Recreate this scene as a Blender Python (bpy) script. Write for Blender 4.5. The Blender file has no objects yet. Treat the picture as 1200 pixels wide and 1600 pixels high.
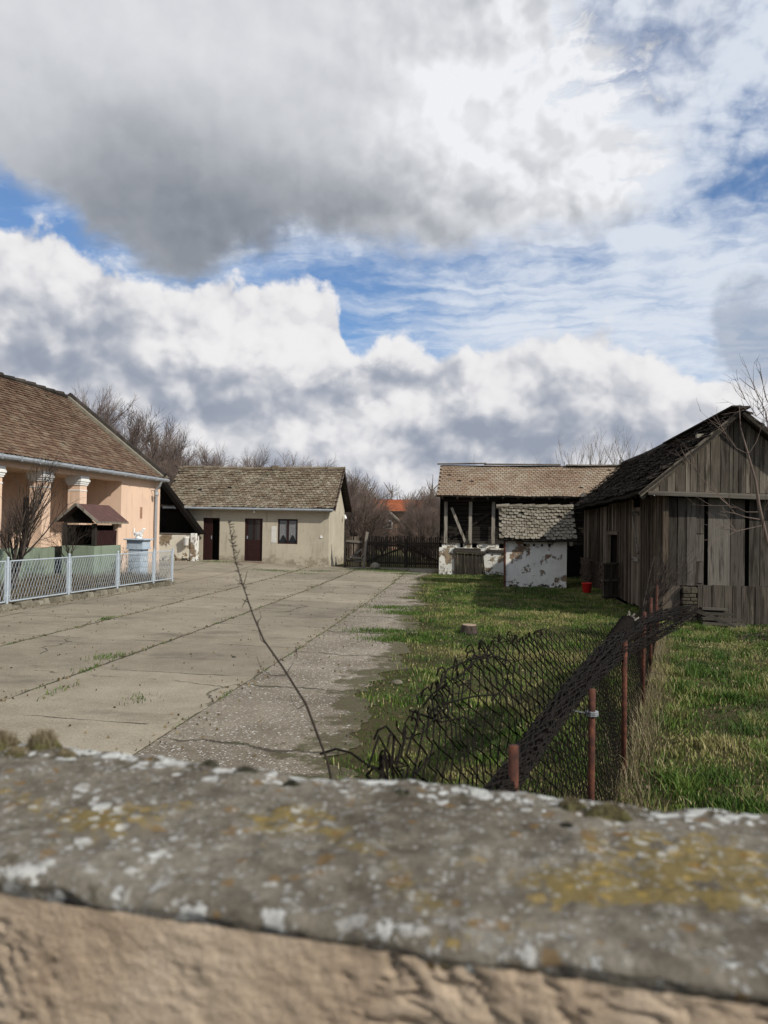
import bpy, math, random
import numpy as np
from mathutils import Vector
random.seed(7); RNG=np.random.default_rng(7)
sc=bpy.context.scene
COL=sc.collection
# ------------------------------------------------------------ camera
EYE=1.85; YAW=math.radians(7.6); PIT=math.atan(22/1200); ROL=math.radians(0.9)
_f=np.array([-math.sin(YAW)*math.cos(PIT), math.cos(YAW)*math.cos(PIT), math.sin(PIT)])
_r0=np.array([math.cos(YAW), math.sin(YAW),0.]); _u0=np.cross(_r0,_f)
_u=_u0*math.cos(ROL)-_r0*math.sin(ROL); _r=_r0*math.cos(ROL)+_u0*math.sin(ROL)
CP=np.array([0,0,EYE])
def ray(px,py): return _f+_r*(px-600)/1200-_u*(py-800)/1200
def at(px,py,y=None,x=None,z=None):
    """survey helper: the world point seen at a photo pixel on a known plane"""
    d=ray(px,py)
    if y is not None: return CP+d*y/d[1]
    if x is not None: return CP+d*x/d[0]
    return CP+d*(z-EYE)/d[2]
cam=bpy.data.cameras.new('camera'); co=bpy.data.objects.new('camera',cam); COL.objects.link(co)
from mathutils import Matrix
M=Matrix(((_r[0],_u[0],-_f[0],0),(_r[1],_u[1],-_f[1],0),(_r[2],_u[2],-_f[2],EYE),(0,0,0,1)))
co.matrix_world=M
cam.sensor_fit='VERTICAL'; cam.sensor_height=36; cam.sensor_width=27; cam.lens=27
cam.clip_start=0.05; cam.clip_end=3000
cam.dof.use_dof=True; cam.dof.focus_distance=14; cam.dof.aperture_fstop=5.6
sc.camera=co
sc.render.resolution_x=768; sc.render.resolution_y=1024
sc.view_settings.view_transform='Standard'; sc.view_settings.look='None'
sc.view_settings.exposure=0.12; sc.view_settings.gamma=1
# ------------------------------------------------------------ node helper
class NT:
    def __init__(s,tree): s.t=tree; s.n=tree.nodes; s.l=tree.links
    def new(s,typ,ins=None,**kw):
        n=s.n.new(typ)
        for k,v in kw.items(): setattr(n,k,v)
        if ins:
            for k,v in ins.items(): s.put(n.inputs[k],v)
        return n
    def put(s,sock,v):
        if isinstance(v,bpy.types.NodeSocket): s.l.new(v,sock)
        elif v is not None:
            if isinstance(v,(tuple,list)) and len(v)==3 and sock.type=='RGBA': v=(*v,1)
            sock.default_value=v
    def m(s,op,a,b=None,c=None,clamp=False):
        n=s.n.new('ShaderNodeMath'); n.operation=op; n.use_clamp=clamp
        for i,v in enumerate((a,b,c)):
            if v is not None: s.put(n.inputs[i],v)
        return n.outputs[0]
    def mix(s,f,a,b,blend='MIX'):
        n=s.n.new('ShaderNodeMix'); n.data_type='RGBA'; n.blend_type=blend
        s.put(n.inputs[0],f); s.put(n.inputs[6],a); s.put(n.inputs[7],b); return n.outputs[2]
    def ss(s,v,a,b,lo=0.,hi=1.):
        n=s.n.new('ShaderNodeMapRange'); n.interpolation_type='SMOOTHSTEP'
        for i,x in enumerate((v,a,b,lo,hi)): s.put(n.inputs[i],x)
        return n.outputs[0]
    def lin(s,v,a,b,lo=0.,hi=1.):
        n=s.n.new('ShaderNodeMapRange')
        for i,x in enumerate((v,a,b,lo,hi)): s.put(n.inputs[i],x)
        return n.outputs[0]
    def noise(s,vec,scale,detail=4,rough=.55,dist=0.,col=False):
        n=s.n.new('ShaderNodeTexNoise'); s.put(n.inputs['Vector'],vec)
        n.inputs['Scale'].default_value=scale; n.inputs['Detail'].default_value=detail
        n.inputs['Roughness'].default_value=rough; n.inputs['Distortion'].default_value=dist
        return n.outputs[1 if col else 0]
    def vor(s,vec,scale,feat='F1',out=0,rand=1.):
        n=s.n.new('ShaderNodeTexVoronoi'); n.feature=feat; s.put(n.inputs['Vector'],vec)
        n.inputs['Scale'].default_value=scale; n.inputs['Randomness'].default_value=rand
        return n.outputs[out]
    def scale(s,vec,v):
        n=s.n.new('ShaderNodeVectorMath'); n.operation='MULTIPLY'; s.put(n.inputs[0],vec); s.put(n.inputs[1],v); return n.outputs[0]
    def vadd(s,a,b):
        n=s.n.new('ShaderNodeVectorMath'); n.operation='ADD'; s.put(n.inputs[0],a); s.put(n.inputs[1],b); return n.outputs[0]
    def xyz(s,x,y,z):
        n=s.n.new('ShaderNodeCombineXYZ')
        for i,v in enumerate((x,y,z)): s.put(n.inputs[i],v)
        return n.outputs[0]
    def sep(s,v):
        n=s.n.new('ShaderNodeSeparateXYZ'); s.put(n.inputs[0],v); return n.outputs
    def curve(s,v,pts):
        n=s.n.new('ShaderNodeFloatCurve'); s.put(n.inputs['Value'],v)
        c=n.mapping.curves[0]
        while len(c.points)>2: c.points.remove(c.points[1])
        c.points[0].location=pts[0]; c.points[1].location=pts[-1]
        for p in pts[1:-1]: c.points.new(*p)
        n.mapping.update(); return n.outputs[0]
# ------------------------------------------------------------ sun and sky
SUN_EL=math.radians(36); SUN_AZ=math.radians(59)     # azimuth measured from -Y towards +X
sd=Vector((math.cos(SUN_EL)*math.sin(SUN_AZ), -math.cos(SUN_EL)*math.cos(SUN_AZ), math.sin(SUN_EL)))
sl=bpy.data.lights.new('sun','SUN'); sl.energy=4.1; sl.angle=math.radians(0.9); sl.color=(1,.94,.83)
so=bpy.data.objects.new('sun',sl); COL.objects.link(so)
so.rotation_euler=(-sd).to_track_quat('-Z','Y').to_euler()
W=bpy.data.worlds.new('World'); sc.world=W; W.use_nodes=True
w=NT(W.node_tree); w.n.clear()
sky=w.new('ShaderNodeTexSky',sky_type='NISHITA',sun_disc=False,sun_elevation=SUN_EL,
          sun_rotation=math.pi-SUN_AZ,altitude=100,air_density=1.0,dust_density=.6,ozone_density=1.6)
tc=w.new('ShaderNodeTexCoord'); D=tc.outputs['Generated']
nx,ny,nz=w.sep(D)
az=w.m('ARCTAN2',nx,ny); el=w.m('ARCSINE',nz)
def azd(px,py):
    d=ray(px,py); d=d/np.linalg.norm(d); return math.atan2(d[0],d[1]), math.asin(d[2])
A0,A1=math.radians(-45),math.radians(35); E1=math.radians(45)
an=w.lin(az,A0,A1)
def bound(pts):   # (px,py) outline points -> curve of elevation over azimuth
    q=[]
    for px,py in pts:
        a,e=azd(px,py); q.append(((a-A0)/(A1-A0), e/E1))
    q=[(0,q[0][1])]+q+[(1,q[-1][1])]
    return w.m('MULTIPLY',w.curve(an,q),E1)
P=w.xyz(az,w.m('MULTIPLY',el,1.12),0.0)
warp=w.scale(w.vadd(w.noise(P,9,5,.6,col=True),(-.5,-.5,-.5)),(.045,.035,0))
Pw=w.vadd(P,warp)
def billow(vec,scale,det=3,sm=.5):
    n=w.new('ShaderNodeTexVoronoi',feature='SMOOTH_F1',voronoi_dimensions='2D'); w.put(n.inputs['Vector'],vec)
    n.inputs['Scale'].default_value=scale; n.inputs['Detail'].default_value=det; n.inputs['Roughness'].default_value=.5
    n.inputs['Lacunarity'].default_value=2.2; n.inputs['Smoothness'].default_value=sm; n.normalize=True
    return w.m('SUBTRACT',1.0,n.outputs[0])
def puff(vec,d1,d2):
    return w.m('ADD',w.m('MULTIPLY',w.noise(vec,8,d1,.58),.5),w.m('MULTIPLY',billow(vec,14,d2),.5))
n0=puff(Pw,7,3); l0=puff(Pw,4,2); l1=puff(w.vadd(Pw,(.012,.020,0)),4,2)
lit=w.m('MULTIPLY',w.m('SUBTRACT',l0,l1),4.2)      # relief lit from the upper right
lit=w.m('MINIMUM',w.m('MAXIMUM',lit,-.4),.45)
mid=w.noise(w.vadd(Pw,(6,4,0)),7,4,.5)
fine=w.noise(Pw,26,4,.6)
WV_=w.vadd(w.noise(w.vadd(P,(.9,1.,0.)),9,6,.60,col=True),(-.5,-.5,-.5))
def blobs(lst,wx=.10):
    """soft banks at surveyed compass bearings and elevations"""
    wv_=w.scale(WV_,(wx*1.7,wx*1.5,0)); ww=w.sep(wv_); out=None
    A_=w.m('ADD',az,ww[0]); B_=w.m('ADD',el,ww[1])
    for px,py,rx,ry,am in lst:
        q=azd(px,py); u=w.m('DIVIDE',w.m('SUBTRACT',A_,q[0]),rx/1200); v=w.m('DIVIDE',w.m('SUBTRACT',B_,q[1]),ry/1200)
        r_=w.m('SQRT',w.m('ADD',w.m('MULTIPLY',u,u),w.m('MULTIPLY',v,v))); g_=w.m('MULTIPLY',w.ss(r_,1.9,.0),am)
        out=g_ if out is None else w.m('ADD',out,g_)
    return out
blue=w.scale(sky.outputs[0],(.070,.093,.117))
den=w.m('ADD',w.m('MAXIMUM',nz,0.0),.16)
Ph=w.xyz(w.m('DIVIDE',nx,den),w.m('DIVIDE',ny,den),0)
Pq=w.vadd(Ph,w.scale(w.noise(Ph,1.9,5,.6,col=True),(.7,.55,0)))
wv=w.new('ShaderNodeTexWave',wave_type='BANDS',bands_direction='Y'); w.put(wv.inputs['Vector'],Pq)
wv.inputs['Scale'].default_value=3.9; wv.inputs['Distortion'].default_value=2.6; wv.inputs['Detail'].default_value=3; wv.inputs['Detail Scale'].default_value=3.0; wv.inputs['Detail Roughness'].default_value=.6
hn=w.noise(w.vadd(Ph,(2,5,0)),.9,5,.6)
cells=billow(w.scale(Pq,(1.,1.5,1.)),5.5,2,.3)
h2=w.noise(w.scale(Pq,(1.,2.0,1.)),5.,6,.62)
hv=w.m('ADD',w.m('MULTIPLY',wv.outputs[1],.055),w.m('ADD',w.m('MULTIPLY',h2,.40),w.m('ADD',w.m('MULTIPLY',cells,.30),w.m('MULTIPLY',hn,.70))))
veil=blobs([(1050,500,260,90,.10),(1130,330,120,90,.04),(760,500,240,60,.05),(560,440,130,50,-.14),(20,340,120,60,-.35),(1170,190,50,50,-.10),(980,50,90,60,-.16),(880,300,60,50,-.12),(1100,60,120,100,.03),(1040,130,50,40,-.12)],.05)
hv=w.m('ADD',hv,w.m('MULTIPLY',w.m('SUBTRACT',n0,.56),w.ss(el,math.radians(15),math.radians(27),.3,1.9)))
rip=w.ss(w.m('ADD',hv,veil),.56,1.02,.04,.95)
c=w.mix(rip,blue,(.66,.71,.79))
# dark ragged cloud at the right and the bank near the horizon
top=bound([(-300,330),(-100,350),(0,372),(90,380),(200,432),(330,452),(430,440),(500,450),(530,500),(556,560),(590,548),(620,534),(680,552),(740,556),(800,548),(850,530),(930,524),(990,556),(1060,590),(1120,615),(1200,600),(1400,480)])
h=w.m('SUBTRACT',w.m('ADD',top,w.m('MULTIPLY',w.m('SUBTRACT',n0,.55),.16)),el)   # depth under the cloud top
dens=w.ss(h,-.003,.014)
sh=w.curve(w.lin(w.m('ADD',h,w.m('MULTIPLY',w.m('SUBTRACT',mid,.5),.10)),-.05,.30),[(0,.66),(.18,.60),(.34,.50),(.5,.46),(.7,.42),(1,.38)])
sh=w.m('ADD',sh,blobs([(90,430,130,40,.16),(20,560,70,40,-.20),(150,480,55,38,-.32),(250,520,90,40,.08),(330,590,150,38,-.24),(380,520,110,32,.20),(490,475,55,36,.22),(470,560,80,34,.15),(100,560,90,36,-.18),(600,548,55,26,.26),(575,590,90,24,-.30),(690,570,60,22,-.10),(745,622,55,24,.26),(600,655,75,36,.24),(690,650,50,28,.02),(790,585,60,26,.05),(850,620,120,26,-.22),(930,545,75,24,.22),(1040,585,60,22,.18),(1010,640,110,22,-.05),(780,680,170,30,-.30),(640,715,120,20,-.26),(440,685,42,26,.26),(300,650,120,24,-.20),(930,690,170,22,-.16),(620,758,80,14,.08),(1140,640,80,30,.05)],.085))
sh=w.m('ADD',w.m('ADD',w.m('MULTIPLY',sh,.80),.09),w.m('ADD',w.m('MULTIPLY',lit,.42),w.m('MULTIPLY',w.m('SUBTRACT',l0,.55),.25)))
sh=w.m('ADD',sh,w.m('MULTIPLY',w.m('SUBTRACT',fine,.5),.07))
sh=w.m('MINIMUM',w.m('MAXIMUM',sh,.05),.86)
bank=w.mix(w.curve(w.lin(sh,.08,.76),[(0,0),(.2,.13),(.5,.5),(.8,.9),(1,1)]),(.285,.32,.395),(.80,.79,.795))
c=w.mix(dens,c,bank)
dk=w.ss(w.m('ADD',blobs([(1195,500,60,45,1.0),(1215,555,60,35,1.0)],.06),w.m('MULTIPLY',w.m('SUBTRACT',n0,.5),1.6)),.35,.80)
c=w.mix(w.m('MULTIPLY',dk,.62),c,(.30,.345,.43))
# great cloud overhead
bot=bound([(-400,250),(-100,285),(0,300),(45,345),(100,378),(180,430),(260,462),(320,468),(400,425),(470,408),(560,415),(650,430),(740,420),(830,405),(900,400),(970,385),(1020,355),(1050,310),(1075,250),(1100,190),(1130,120),(1160,30),(1190,-100),(1400,-200)])
g=w.m('SUBTRACT',el,w.m('ADD',bot,w.m('MULTIPLY',w.m('SUBTRACT',n0,.55),.15)))
edge=w.m('ADD',w.m('MULTIPLY',el,.62),az)
e_hi=azd(1010,70); e_k=e_hi[0]+.62*e_hi[1]
brk=w.ss(w.m('ADD',edge,w.m('ADD',w.m('MULTIPLY',w.m('SUBTRACT',n0,.55),.8),w.m('MULTIPLY',w.m('SUBTRACT',h2,.5),.55))),e_k-.06,e_k+.06)
brk=w.m('MULTIPLY',brk,w.ss(el,math.radians(17),math.radians(26)))
d2=w.m('MULTIPLY',w.ss(g,-.004,.045),w.m('SUBTRACT',1.0,w.m('MULTIPLY',brk,.80)))
ce=azd(270,370); ax=w.m('DIVIDE',w.m('SUBTRACT',az,ce[0]),.34); ey=w.m('DIVIDE',w.m('SUBTRACT',el,ce[1]),.15)
rad=w.m('SQRT',w.m('ADD',w.m('MULTIPLY',ax,ax),w.m('MULTIPLY',ey,ey)))
rad=w.m('ADD',rad,w.m('MULTIPLY',w.m('SUBTRACT',w.noise(w.vadd(Pw,(3,1,0)),3.0,6,.5),.5),1.5))
s2=w.curve(w.lin(rad,0,3),[(0,.25),(.09,.27),(.22,.37),(.36,.50),(.6,.54),(1,.56)])
s2=w.m('ADD',s2,blobs([(690,185,85,55,.14),(850,240,200,120,.12),(760,170,160,70,.05),(1000,200,90,60,.14),(560,330,220,50,-.08),(800,350,220,40,-.04),(640,410,70,24,.14),(900,390,100,26,.10),(120,60,220,80,.05),(60,170,120,60,-.03),(450,40,260,60,.05),(900,60,120,60,.12)],.10))
s2=w.m('ADD',s2,w.m('MULTIPLY',lit,w.m('ADD',.05,w.ss(az,-.30,.15,0,.30))))
s2=w.m('ADD',s2,w.m('MULTIPLY',w.m('SUBTRACT',fine,.5),.035))
s2=w.m('MINIMUM',w.m('MAXIMUM',s2,.15),.84)
over=w.mix(w.lin(s2,.14,.74),(.14,.165,.205),(.80,.81,.835))
c=w.mix(d2,c,over)
# below the horizon: dull ground glow
c=w.mix(w.ss(el,-.005,-.02),c,(.16,.16,.12))
bg=w.new('ShaderNodeBackground',{'Color':c,'Strength':1.0}); wo=w.new('ShaderNodeOutputWorld',{'Surface':bg.outputs[0]})
W.cycles.sampling_method='MANUAL'; W.cycles.sample_map_resolution=512

# ------------------------------------------------------------ mesh helpers
class MB:
    def __init__(s): s.v=[]; s.f=[]; s.t=[]; s.n=0
    def add(s,vs,fs,t=None):
        b=s.n; s.v.extend([tuple(map(float,p)) for p in vs]); s.n+=len(vs)
        if t is None: t=random.random()
        for q in fs: s.f.append(tuple(i+b for i in q)); s.t.append(t)
    def box(s,x0,x1,y0,y1,z0,z1,t=None):
        s.add([(x0,y0,z0),(x1,y0,z0),(x1,y1,z0),(x0,y1,z0),(x0,y0,z1),(x1,y0,z1),(x1,y1,z1),(x0,y1,z1)],
              [(0,3,2,1),(4,5,6,7),(0,1,5,4),(1,2,6,5),(2,3,7,6),(3,0,4,7)],t)
    def hexa(s,p,t=None):   # 8 corners in box order
        s.add(p,[(0,3,2,1),(4,5,6,7),(0,1,5,4),(1,2,6,5),(2,3,7,6),(3,0,4,7)],t)
    def beam(s,a,b,w,h,t=None,up=(0,0,1),w2=None,h2=None):
        a=Vector(a); b=Vector(b); d=(b-a).normalized(); up=Vector(up)
        sdv=d.cross(up)
        if sdv.length<1e-4: sdv=d.cross(Vector((0,1,0)))
        sdv.normalize(); u=sdv.cross(d).normalized(); P=[]
        for c,ww,hh in((a,w,h),(b,w2 or w,h2 or h)):
            P+=[c-sdv*ww/2-u*hh/2,c+sdv*ww/2-u*hh/2,c+sdv*ww/2+u*hh/2,c-sdv*ww/2+u*hh/2]
        s.add(P,[(0,1,2,3),(7,6,5,4),(0,4,5,1),(1,5,6,2),(2,6,7,3),(3,7,4,0)],t)
    def tube(s,pts,rad,n=6,t=None,cap=True):
        pts=[Vector(p) for p in pts]; k=len(pts)
        if not hasattr(rad,'__len__'): rad=[rad]*k
        V=[];Fc=[]; ref=Vector((0,0,1))
        d0=(pts[1]-pts[0]).normalized()
        if abs(d0.z)>.9: ref=Vector((0,1,0))
        for i,p in enumerate(pts):
            d=(pts[min(i+1,k-1)]-pts[max(i-1,0)])
            d=d.normalized() if d.length>1e-9 else d0
            a=d.cross(ref)
            if a.length<1e-3: a=d.cross(Vector((1,0,0)))
            a.normalize(); b=a.cross(d)
            for j in range(n):
                q=2*math.pi*j/n; V.append(p+(a*math.cos(q)+b*math.sin(q))*rad[i])
        for i in range(k-1):
            for j in range(n):
                j2=(j+1)%n; Fc.append((i*n+j,i*n+j2,(i+1)*n+j2,(i+1)*n+j))
        if cap: Fc.append(tuple(range(n-1,-1,-1))); Fc.append(tuple((k-1)*n+j for j in range(n)))
        s.add(V,Fc,t)
    def prism(s,poly,off,t=None):   # poly = list of 3D points, off = extrusion vector
        n=len(poly); off=Vector(off); V=[Vector(p) for p in poly]; V=V+[p+off for p in V]
        F=[tuple(range(n)),tuple(range(2*n-1,n-1,-1))]+[(i,i+n,(i+1)%n+n,(i+1)%n) for i in range(n)]
        s.add(V,F,t)
    def lathe(s,c,prof,n=20,t=None):
        V=[];F=[];c=Vector(c)
        for r_,z_ in prof:
            for j in range(n):
                q=2*math.pi*j/n; V.append(c+Vector((r_*math.cos(q),r_*math.sin(q),z_)))
        for i in range(len(prof)-1):
            for j in range(n): F.append((i*n+j,i*n+(j+1)%n,(i+1)*n+(j+1)%n,(i+1)*n+j))
        F.append(tuple(range(n-1,-1,-1))); F.append(tuple((len(prof)-1)*n+j for j in range(n)))
        s.add(V,F,t)
    def build(s,name,mat,parent=None,smooth=False,bevel=0):
        return mkobj(name,np.array(s.v,dtype=float),s.f,s.t,mat,parent,smooth,bevel)
def wloc(o):
    v=Vector((0,0,0))
    while o is not None: v+=o.location; o=o.parent
    return v
def mkobj(name,V,F,T,mat,parent=None,smooth=False,bevel=0):
    me=bpy.data.meshes.new(name)
    V=np.asarray(V,dtype=float).reshape(-1,3)
    if parent is not None: V=V-np.array(wloc(parent))
    if isinstance(F,np.ndarray):
        k=F.shape[1]; me.vertices.add(len(V)); me.vertices.foreach_set('co',V.ravel().astype('f4'))
        me.loops.add(F.size); me.loops.foreach_set('vertex_index',F.ravel().astype('i4'))
        me.polygons.add(len(F)); me.polygons.foreach_set('loop_start',np.arange(0,F.size,k,dtype='i4'))
        me.update(calc_edges=True)
    else: me.from_pydata(V.tolist(),[],F)
    if T is not None:
        a=me.attributes.new('tint','FLOAT','FACE'); a.data.foreach_set('value',np.asarray(T,dtype='f4'))
    me.materials.append(mat)
    if smooth: me.polygons.foreach_set('use_smooth',np.ones(len(me.polygons),dtype=bool))
    o=bpy.data.objects.new(name,me); COL.objects.link(o)
    if parent is not None: o.parent=parent
    if bevel:
        b=o.modifiers.new('bevel','BEVEL'); b.width=bevel; b.segments=2; b.limit_method='ANGLE'
    return o
def thing(name,label,cat,loc,group=None):
    o=bpy.data.objects.new(name,None); COL.objects.link(o); o.location=Vector([float(q) for q in loc]); o.empty_display_size=.2
    o['label']=label; o['category']=cat
    if group: o['group']=group
    return o
def tag(o,label=None,cat=None,group=None,kind=None):
    if label:o['label']=label
    if cat:o['category']=cat
    if group:o['group']=group
    if kind:o['kind']=kind
    return o
def vnoise(x,y,seed=0):
    x=np.asarray(x,float);y=np.asarray(y,float)
    xi=np.floor(x).astype(np.int64); yi=np.floor(y).astype(np.int64); fx=x-xi; fy=y-yi
    def hsh(a,b):
        h=(a*374761393+b*668265263+seed*1442695041)&0xffffffff
        h=((h^(h>>13))*1274126177)&0xffffffff; return ((h^(h>>16))&0xffff)/65535.
    u=fx*fx*(3-2*fx); v=fy*fy*(3-2*fy)
    return (hsh(xi,yi)*(1-u)+hsh(xi+1,yi)*u)*(1-v)+(hsh(xi,yi+1)*(1-u)+hsh(xi+1,yi+1)*u)*v
def fbm(x,y,o=4,seed=0,g=.5):
    s=0;a=1;tot=0
    for i in range(o):
        s=s+a*vnoise(np.asarray(x)*2**i,np.asarray(y)*2**i,seed+i*17); tot+=a; a*=g
    return s/tot
def sst(x,a,b):
    t=np.clip((np.asarray(x,float)-a)/(b-a),0,1); return t*t*(3-2*t)
def gz(x,y):      # the yard rises a little towards the far left corner
    return .20*sst(y,26,33)*sst(-np.asarray(x,float),6,12)
# ------------------------------------------------------------ materials
def mat(name):
    m=bpy.data.materials.new(name); m.use_nodes=True; t=NT(m.node_tree)
    b=t.n['Principled BSDF']; b.inputs['Specular IOR Level'].default_value=.25; b.inputs['Roughness'].default_value=.85
    return m,t,b
def bumpn(t,b,hgt,dist=.02,strength=1.):
    n=t.new('ShaderNodeBump',{'Height':hgt,'Distance':dist,'Strength':strength}); t.l.new(n.outputs[0],b.inputs['Normal'])
def ramp(t,v,stops):
    n=t.n.new('ShaderNodeValToRGB'); t.put(n.inputs[0],v); cr=n.color_ramp
    while len(cr.elements)<len(stops): cr.elements.new(.5)
    for e,(p,c_) in zip(cr.elements,stops): e.position=p; e.color=(*c_,1)
    return n.outputs[0]
def m_paint(name,colr,rough=.8,var=.12,nscale=3,bump=.004,bs=60,metal=0,dirt=None,spec=.25):
    m,t,b=mat(name); o=t.new('ShaderNodeTexCoord').outputs['Object']
    n=t.noise(o,nscale,6,.6); k=t.lin(n,.3,.7,1-var,1+var)
    c_=t.scale(t.mix(0,(*colr,1),(*colr,1)),t.xyz(k,k,k))
    if dirt: c_=t.mix(t.ss(t.noise(o,nscale*2.3,7,.65),dirt[1],dirt[1]+.14),c_,dirt[0])
    t.put(b.inputs['Base Color'],c_); b.inputs['Roughness'].default_value=rough; b.inputs['Metallic'].default_value=metal
    b.inputs['Specular IOR Level'].default_value=spec
    if bump: bumpn(t,b,t.noise(o,bs,4,.6),bump)
    return m
def m_wall(name,colr,dark,amt=.5,var=.1):
    """old render: rain streaks, damp foot, patchy repairs"""
    m,t,b=mat(name); o=t.new('ShaderNodeNewGeometry').outputs['Position']; x,y,z=t.sep(o)
    n=t.noise(o,1.1,7,.62); k=t.lin(n,.3,.7,1-var,1+var); c_=t.scale(t.mix(0,(*colr,1),(*colr,1)),t.xyz(k,k,k))
    st=t.noise(t.scale(o,(5.,5.,.55)),1.,6,.65); c_=t.mix(t.ss(st,.52,.70,0,amt*.8),c_,dark)
    ft=t.m('ADD',t.noise(o,2.2,7,.7),t.ss(z,.75,.1,0,.22)); c_=t.mix(t.ss(ft,.60,.74,0,amt*1.2),c_,dark)
    pt_=t.ss(t.noise(t.vadd(o,(4.,9.,2.)),.9,3,.5),.57,.60,0,.35); c_=t.mix(pt_,c_,tuple(min(1,q*1.12) for q in colr))
    t.put(b.inputs['Base Color'],c_); b.inputs['Roughness'].default_value=.95; b.inputs['Specular IOR Level'].default_value=.1
    bumpn(t,b,t.m('ADD',t.noise(o,45,5,.65),t.m('MULTIPLY',n,1.5)),.007); return m
def m_wood(name,stops,axis=2,grain=1.,lich=None,bump=.009,streak=1.):
    m,t,b=mat(name); o=t.new('ShaderNodeTexCoord').outputs['Object']
    tint=t.new('ShaderNodeAttribute',attribute_name='tint').outputs['Fac']
    s=[26.,26.,26.]; s[axis]=1.6
    off=t.xyz(t.m('MULTIPLY',tint,13.),t.m('MULTIPLY',tint,7.),t.m('MULTIPLY',tint,5.))
    p=t.vadd(t.scale(o,tuple(s)),off); g_=t.noise(p,1.,5,.65,.4)
    s2=[90.,90.,90.]; s2[axis]=3.
    g2=t.noise(t.scale(o,tuple(s2)),1.,3,.6)
    big_=t.noise(t.vadd(o,off),1.6,5,.6)
    v=t.m('ADD',t.m('MULTIPLY',g_,.42*grain),t.m('ADD',t.m('MULTIPLY',tint,.42),t.m('MULTIPLY',big_,.30)))
    v=t.m('ADD',v,t.m('MULTIPLY',t.m('SUBTRACT',g2,.5),.25))
    c_=ramp(t,v,stops)
    s3=[11.,11.,11.]; s3[axis]=.9
    stn=t.noise(t.vadd(t.scale(o,tuple(s3)),off),1.,6,.62)
    c_=t.mix(t.ss(stn,.50,.64,0,.72*streak),c_,(.014,.011,.008))
    c_=t.mix(t.ss(t.noise(t.vadd(t.scale(o,tuple(s3)),(3.,8.,1.)),1.,6,.62),.60,.70,0,.45*streak),c_,(.20,.17,.13))
    if lich: c_=t.mix(t.ss(t.noise(o,4,7,.65),.56,.68),c_,lich)
    t.put(b.inputs['Base Color'],c_); b.inputs['Roughness'].default_value=.9; b.inputs['Specular IOR Level'].default_value=.12
    bumpn(t,b,t.m('ADD',g_,g2),bump); return m
def m_tile(name,stops,lichen,lam=.5,dark=(.03,.028,.022),dam=.62,scale=3.,grad=None):
    m,t,b=mat(name); o=t.new('ShaderNodeTexCoord').outputs['Object']
    tint=t.new('ShaderNodeAttribute',attribute_name='tint').outputs['Fac']
    n=t.noise(o,1.1,5,.6)
    c_=ramp(t,t.m('ADD',t.m('MULTIPLY',tint,.62),t.m('MULTIPLY',t.lin(n,.3,.7),.38)),stops)
    l=t.noise(t.vadd(o,t.xyz(t.m('MULTIPLY',tint,3.),0.,0.)),scale*5,8,.7)
    l=t.m('ADD',l,t.m('MULTIPLY',t.m('SUBTRACT',t.noise(o,2.2,5,.6),.5),.30))
    c_=t.mix(t.ss(l,lam,lam+.07,0,.85),c_,lichen)
    d=t.m('ADD',t.noise(o,scale*7,6,.7),t.m('MULTIPLY',t.m('SUBTRACT',t.noise(t.vadd(o,(4.,2.,1.)),1.6,5,.6),.5),.45))
    c_=t.mix(t.ss(d,dam,dam+.1,0,.85),c_,dark)
    t.put(b.inputs['Base Color'],c_); b.inputs['Roughness'].default_value=.95; b.inputs['Specular IOR Level'].default_value=.1
    bumpn(t,b,t.noise(o,50,5,.7),.008); return m
def m_plaster_brick(name,paint,under,lo=.45,brickc=None,scale=1.4,grime=(.05,.045,.035)):
    """limewash flaking off brick and daub"""
    m,t,b=mat(name); o=t.new('ShaderNodeTexCoord').outputs['Object']
    x,y,z=t.sep(o)
    n=t.noise(o,scale,8,.66,.3); n2=t.noise(t.vadd(o,(7.,3.,1.)),scale*4.5,8,.7)
    mask=t.ss(t.m('ADD',n,t.m('MULTIPLY',t.m('SUBTRACT',n2,.5),.22)),lo+.07,lo+.10)
    br=t.new('ShaderNodeTexBrick',{'Vector':t.xyz(t.m('ADD',x,y),z,0.)}); br.inputs['Scale'].default_value=1
    br.inputs['Brick Width'].default_value=.24; br.inputs['Row Height'].default_value=.075; br.inputs['Mortar Size'].default_value=.008
    br.inputs['Color1'].default_value=(*under,1); br.inputs['Color2'].default_value=(*[q*.6 for q in under],1); br.inputs['Mortar'].default_value=(.16,.14,.11,1)
    clay=t.mix(t.ss(t.noise(o,5,6,.6),.42,.6),br.outputs[0],(.28,.22,.15))
    pk=t.lin(t.noise(o,2,6,.65),.3,.7,.8,1.08)
    pc=t.scale(t.mix(0,(*paint,1),(*paint,1)),t.xyz(pk,pk,pk))
    pc=t.mix(t.ss(t.noise(o,16,6,.7),.60,.70,0,.55),pc,tuple(q*.45 for q in paint))
    c_=t.mix(mask,pc,clay)
    d=t.ss(t.m('ADD',t.noise(t.vadd(o,(2.,9.,4.)),9,7,.7),t.ss(z,.35,.0,0,.16)),.63,.69)
    c_=t.mix(d,c_,grime)
    t.put(b.inputs['Base Color'],c_); b.inputs['Specular IOR Level'].default_value=.1; b.inputs['Roughness'].default_value=.95
    hgt=t.m('ADD',t.m('MULTIPLY',t.m('SUBTRACT',1.,mask),1.3),t.m('ADD',t.m('MULTIPLY',t.m('MULTIPLY',mask,br.outputs[1]),-.6),t.m('MULTIPLY',n2,.6)))
    bumpn(t,b,hgt,.015); return m
OLDWOOD=[(.0,(.028,.024,.020)),(.35,(.075,.066,.056)),(.6,(.16,.145,.125)),(1.,(.30,.275,.24))]
DARKWOOD=[(.0,(.010,.009,.008)),(.4,(.028,.024,.020)),(.75,(.055,.048,.040)),(1.,(.10,.09,.078))]
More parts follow.
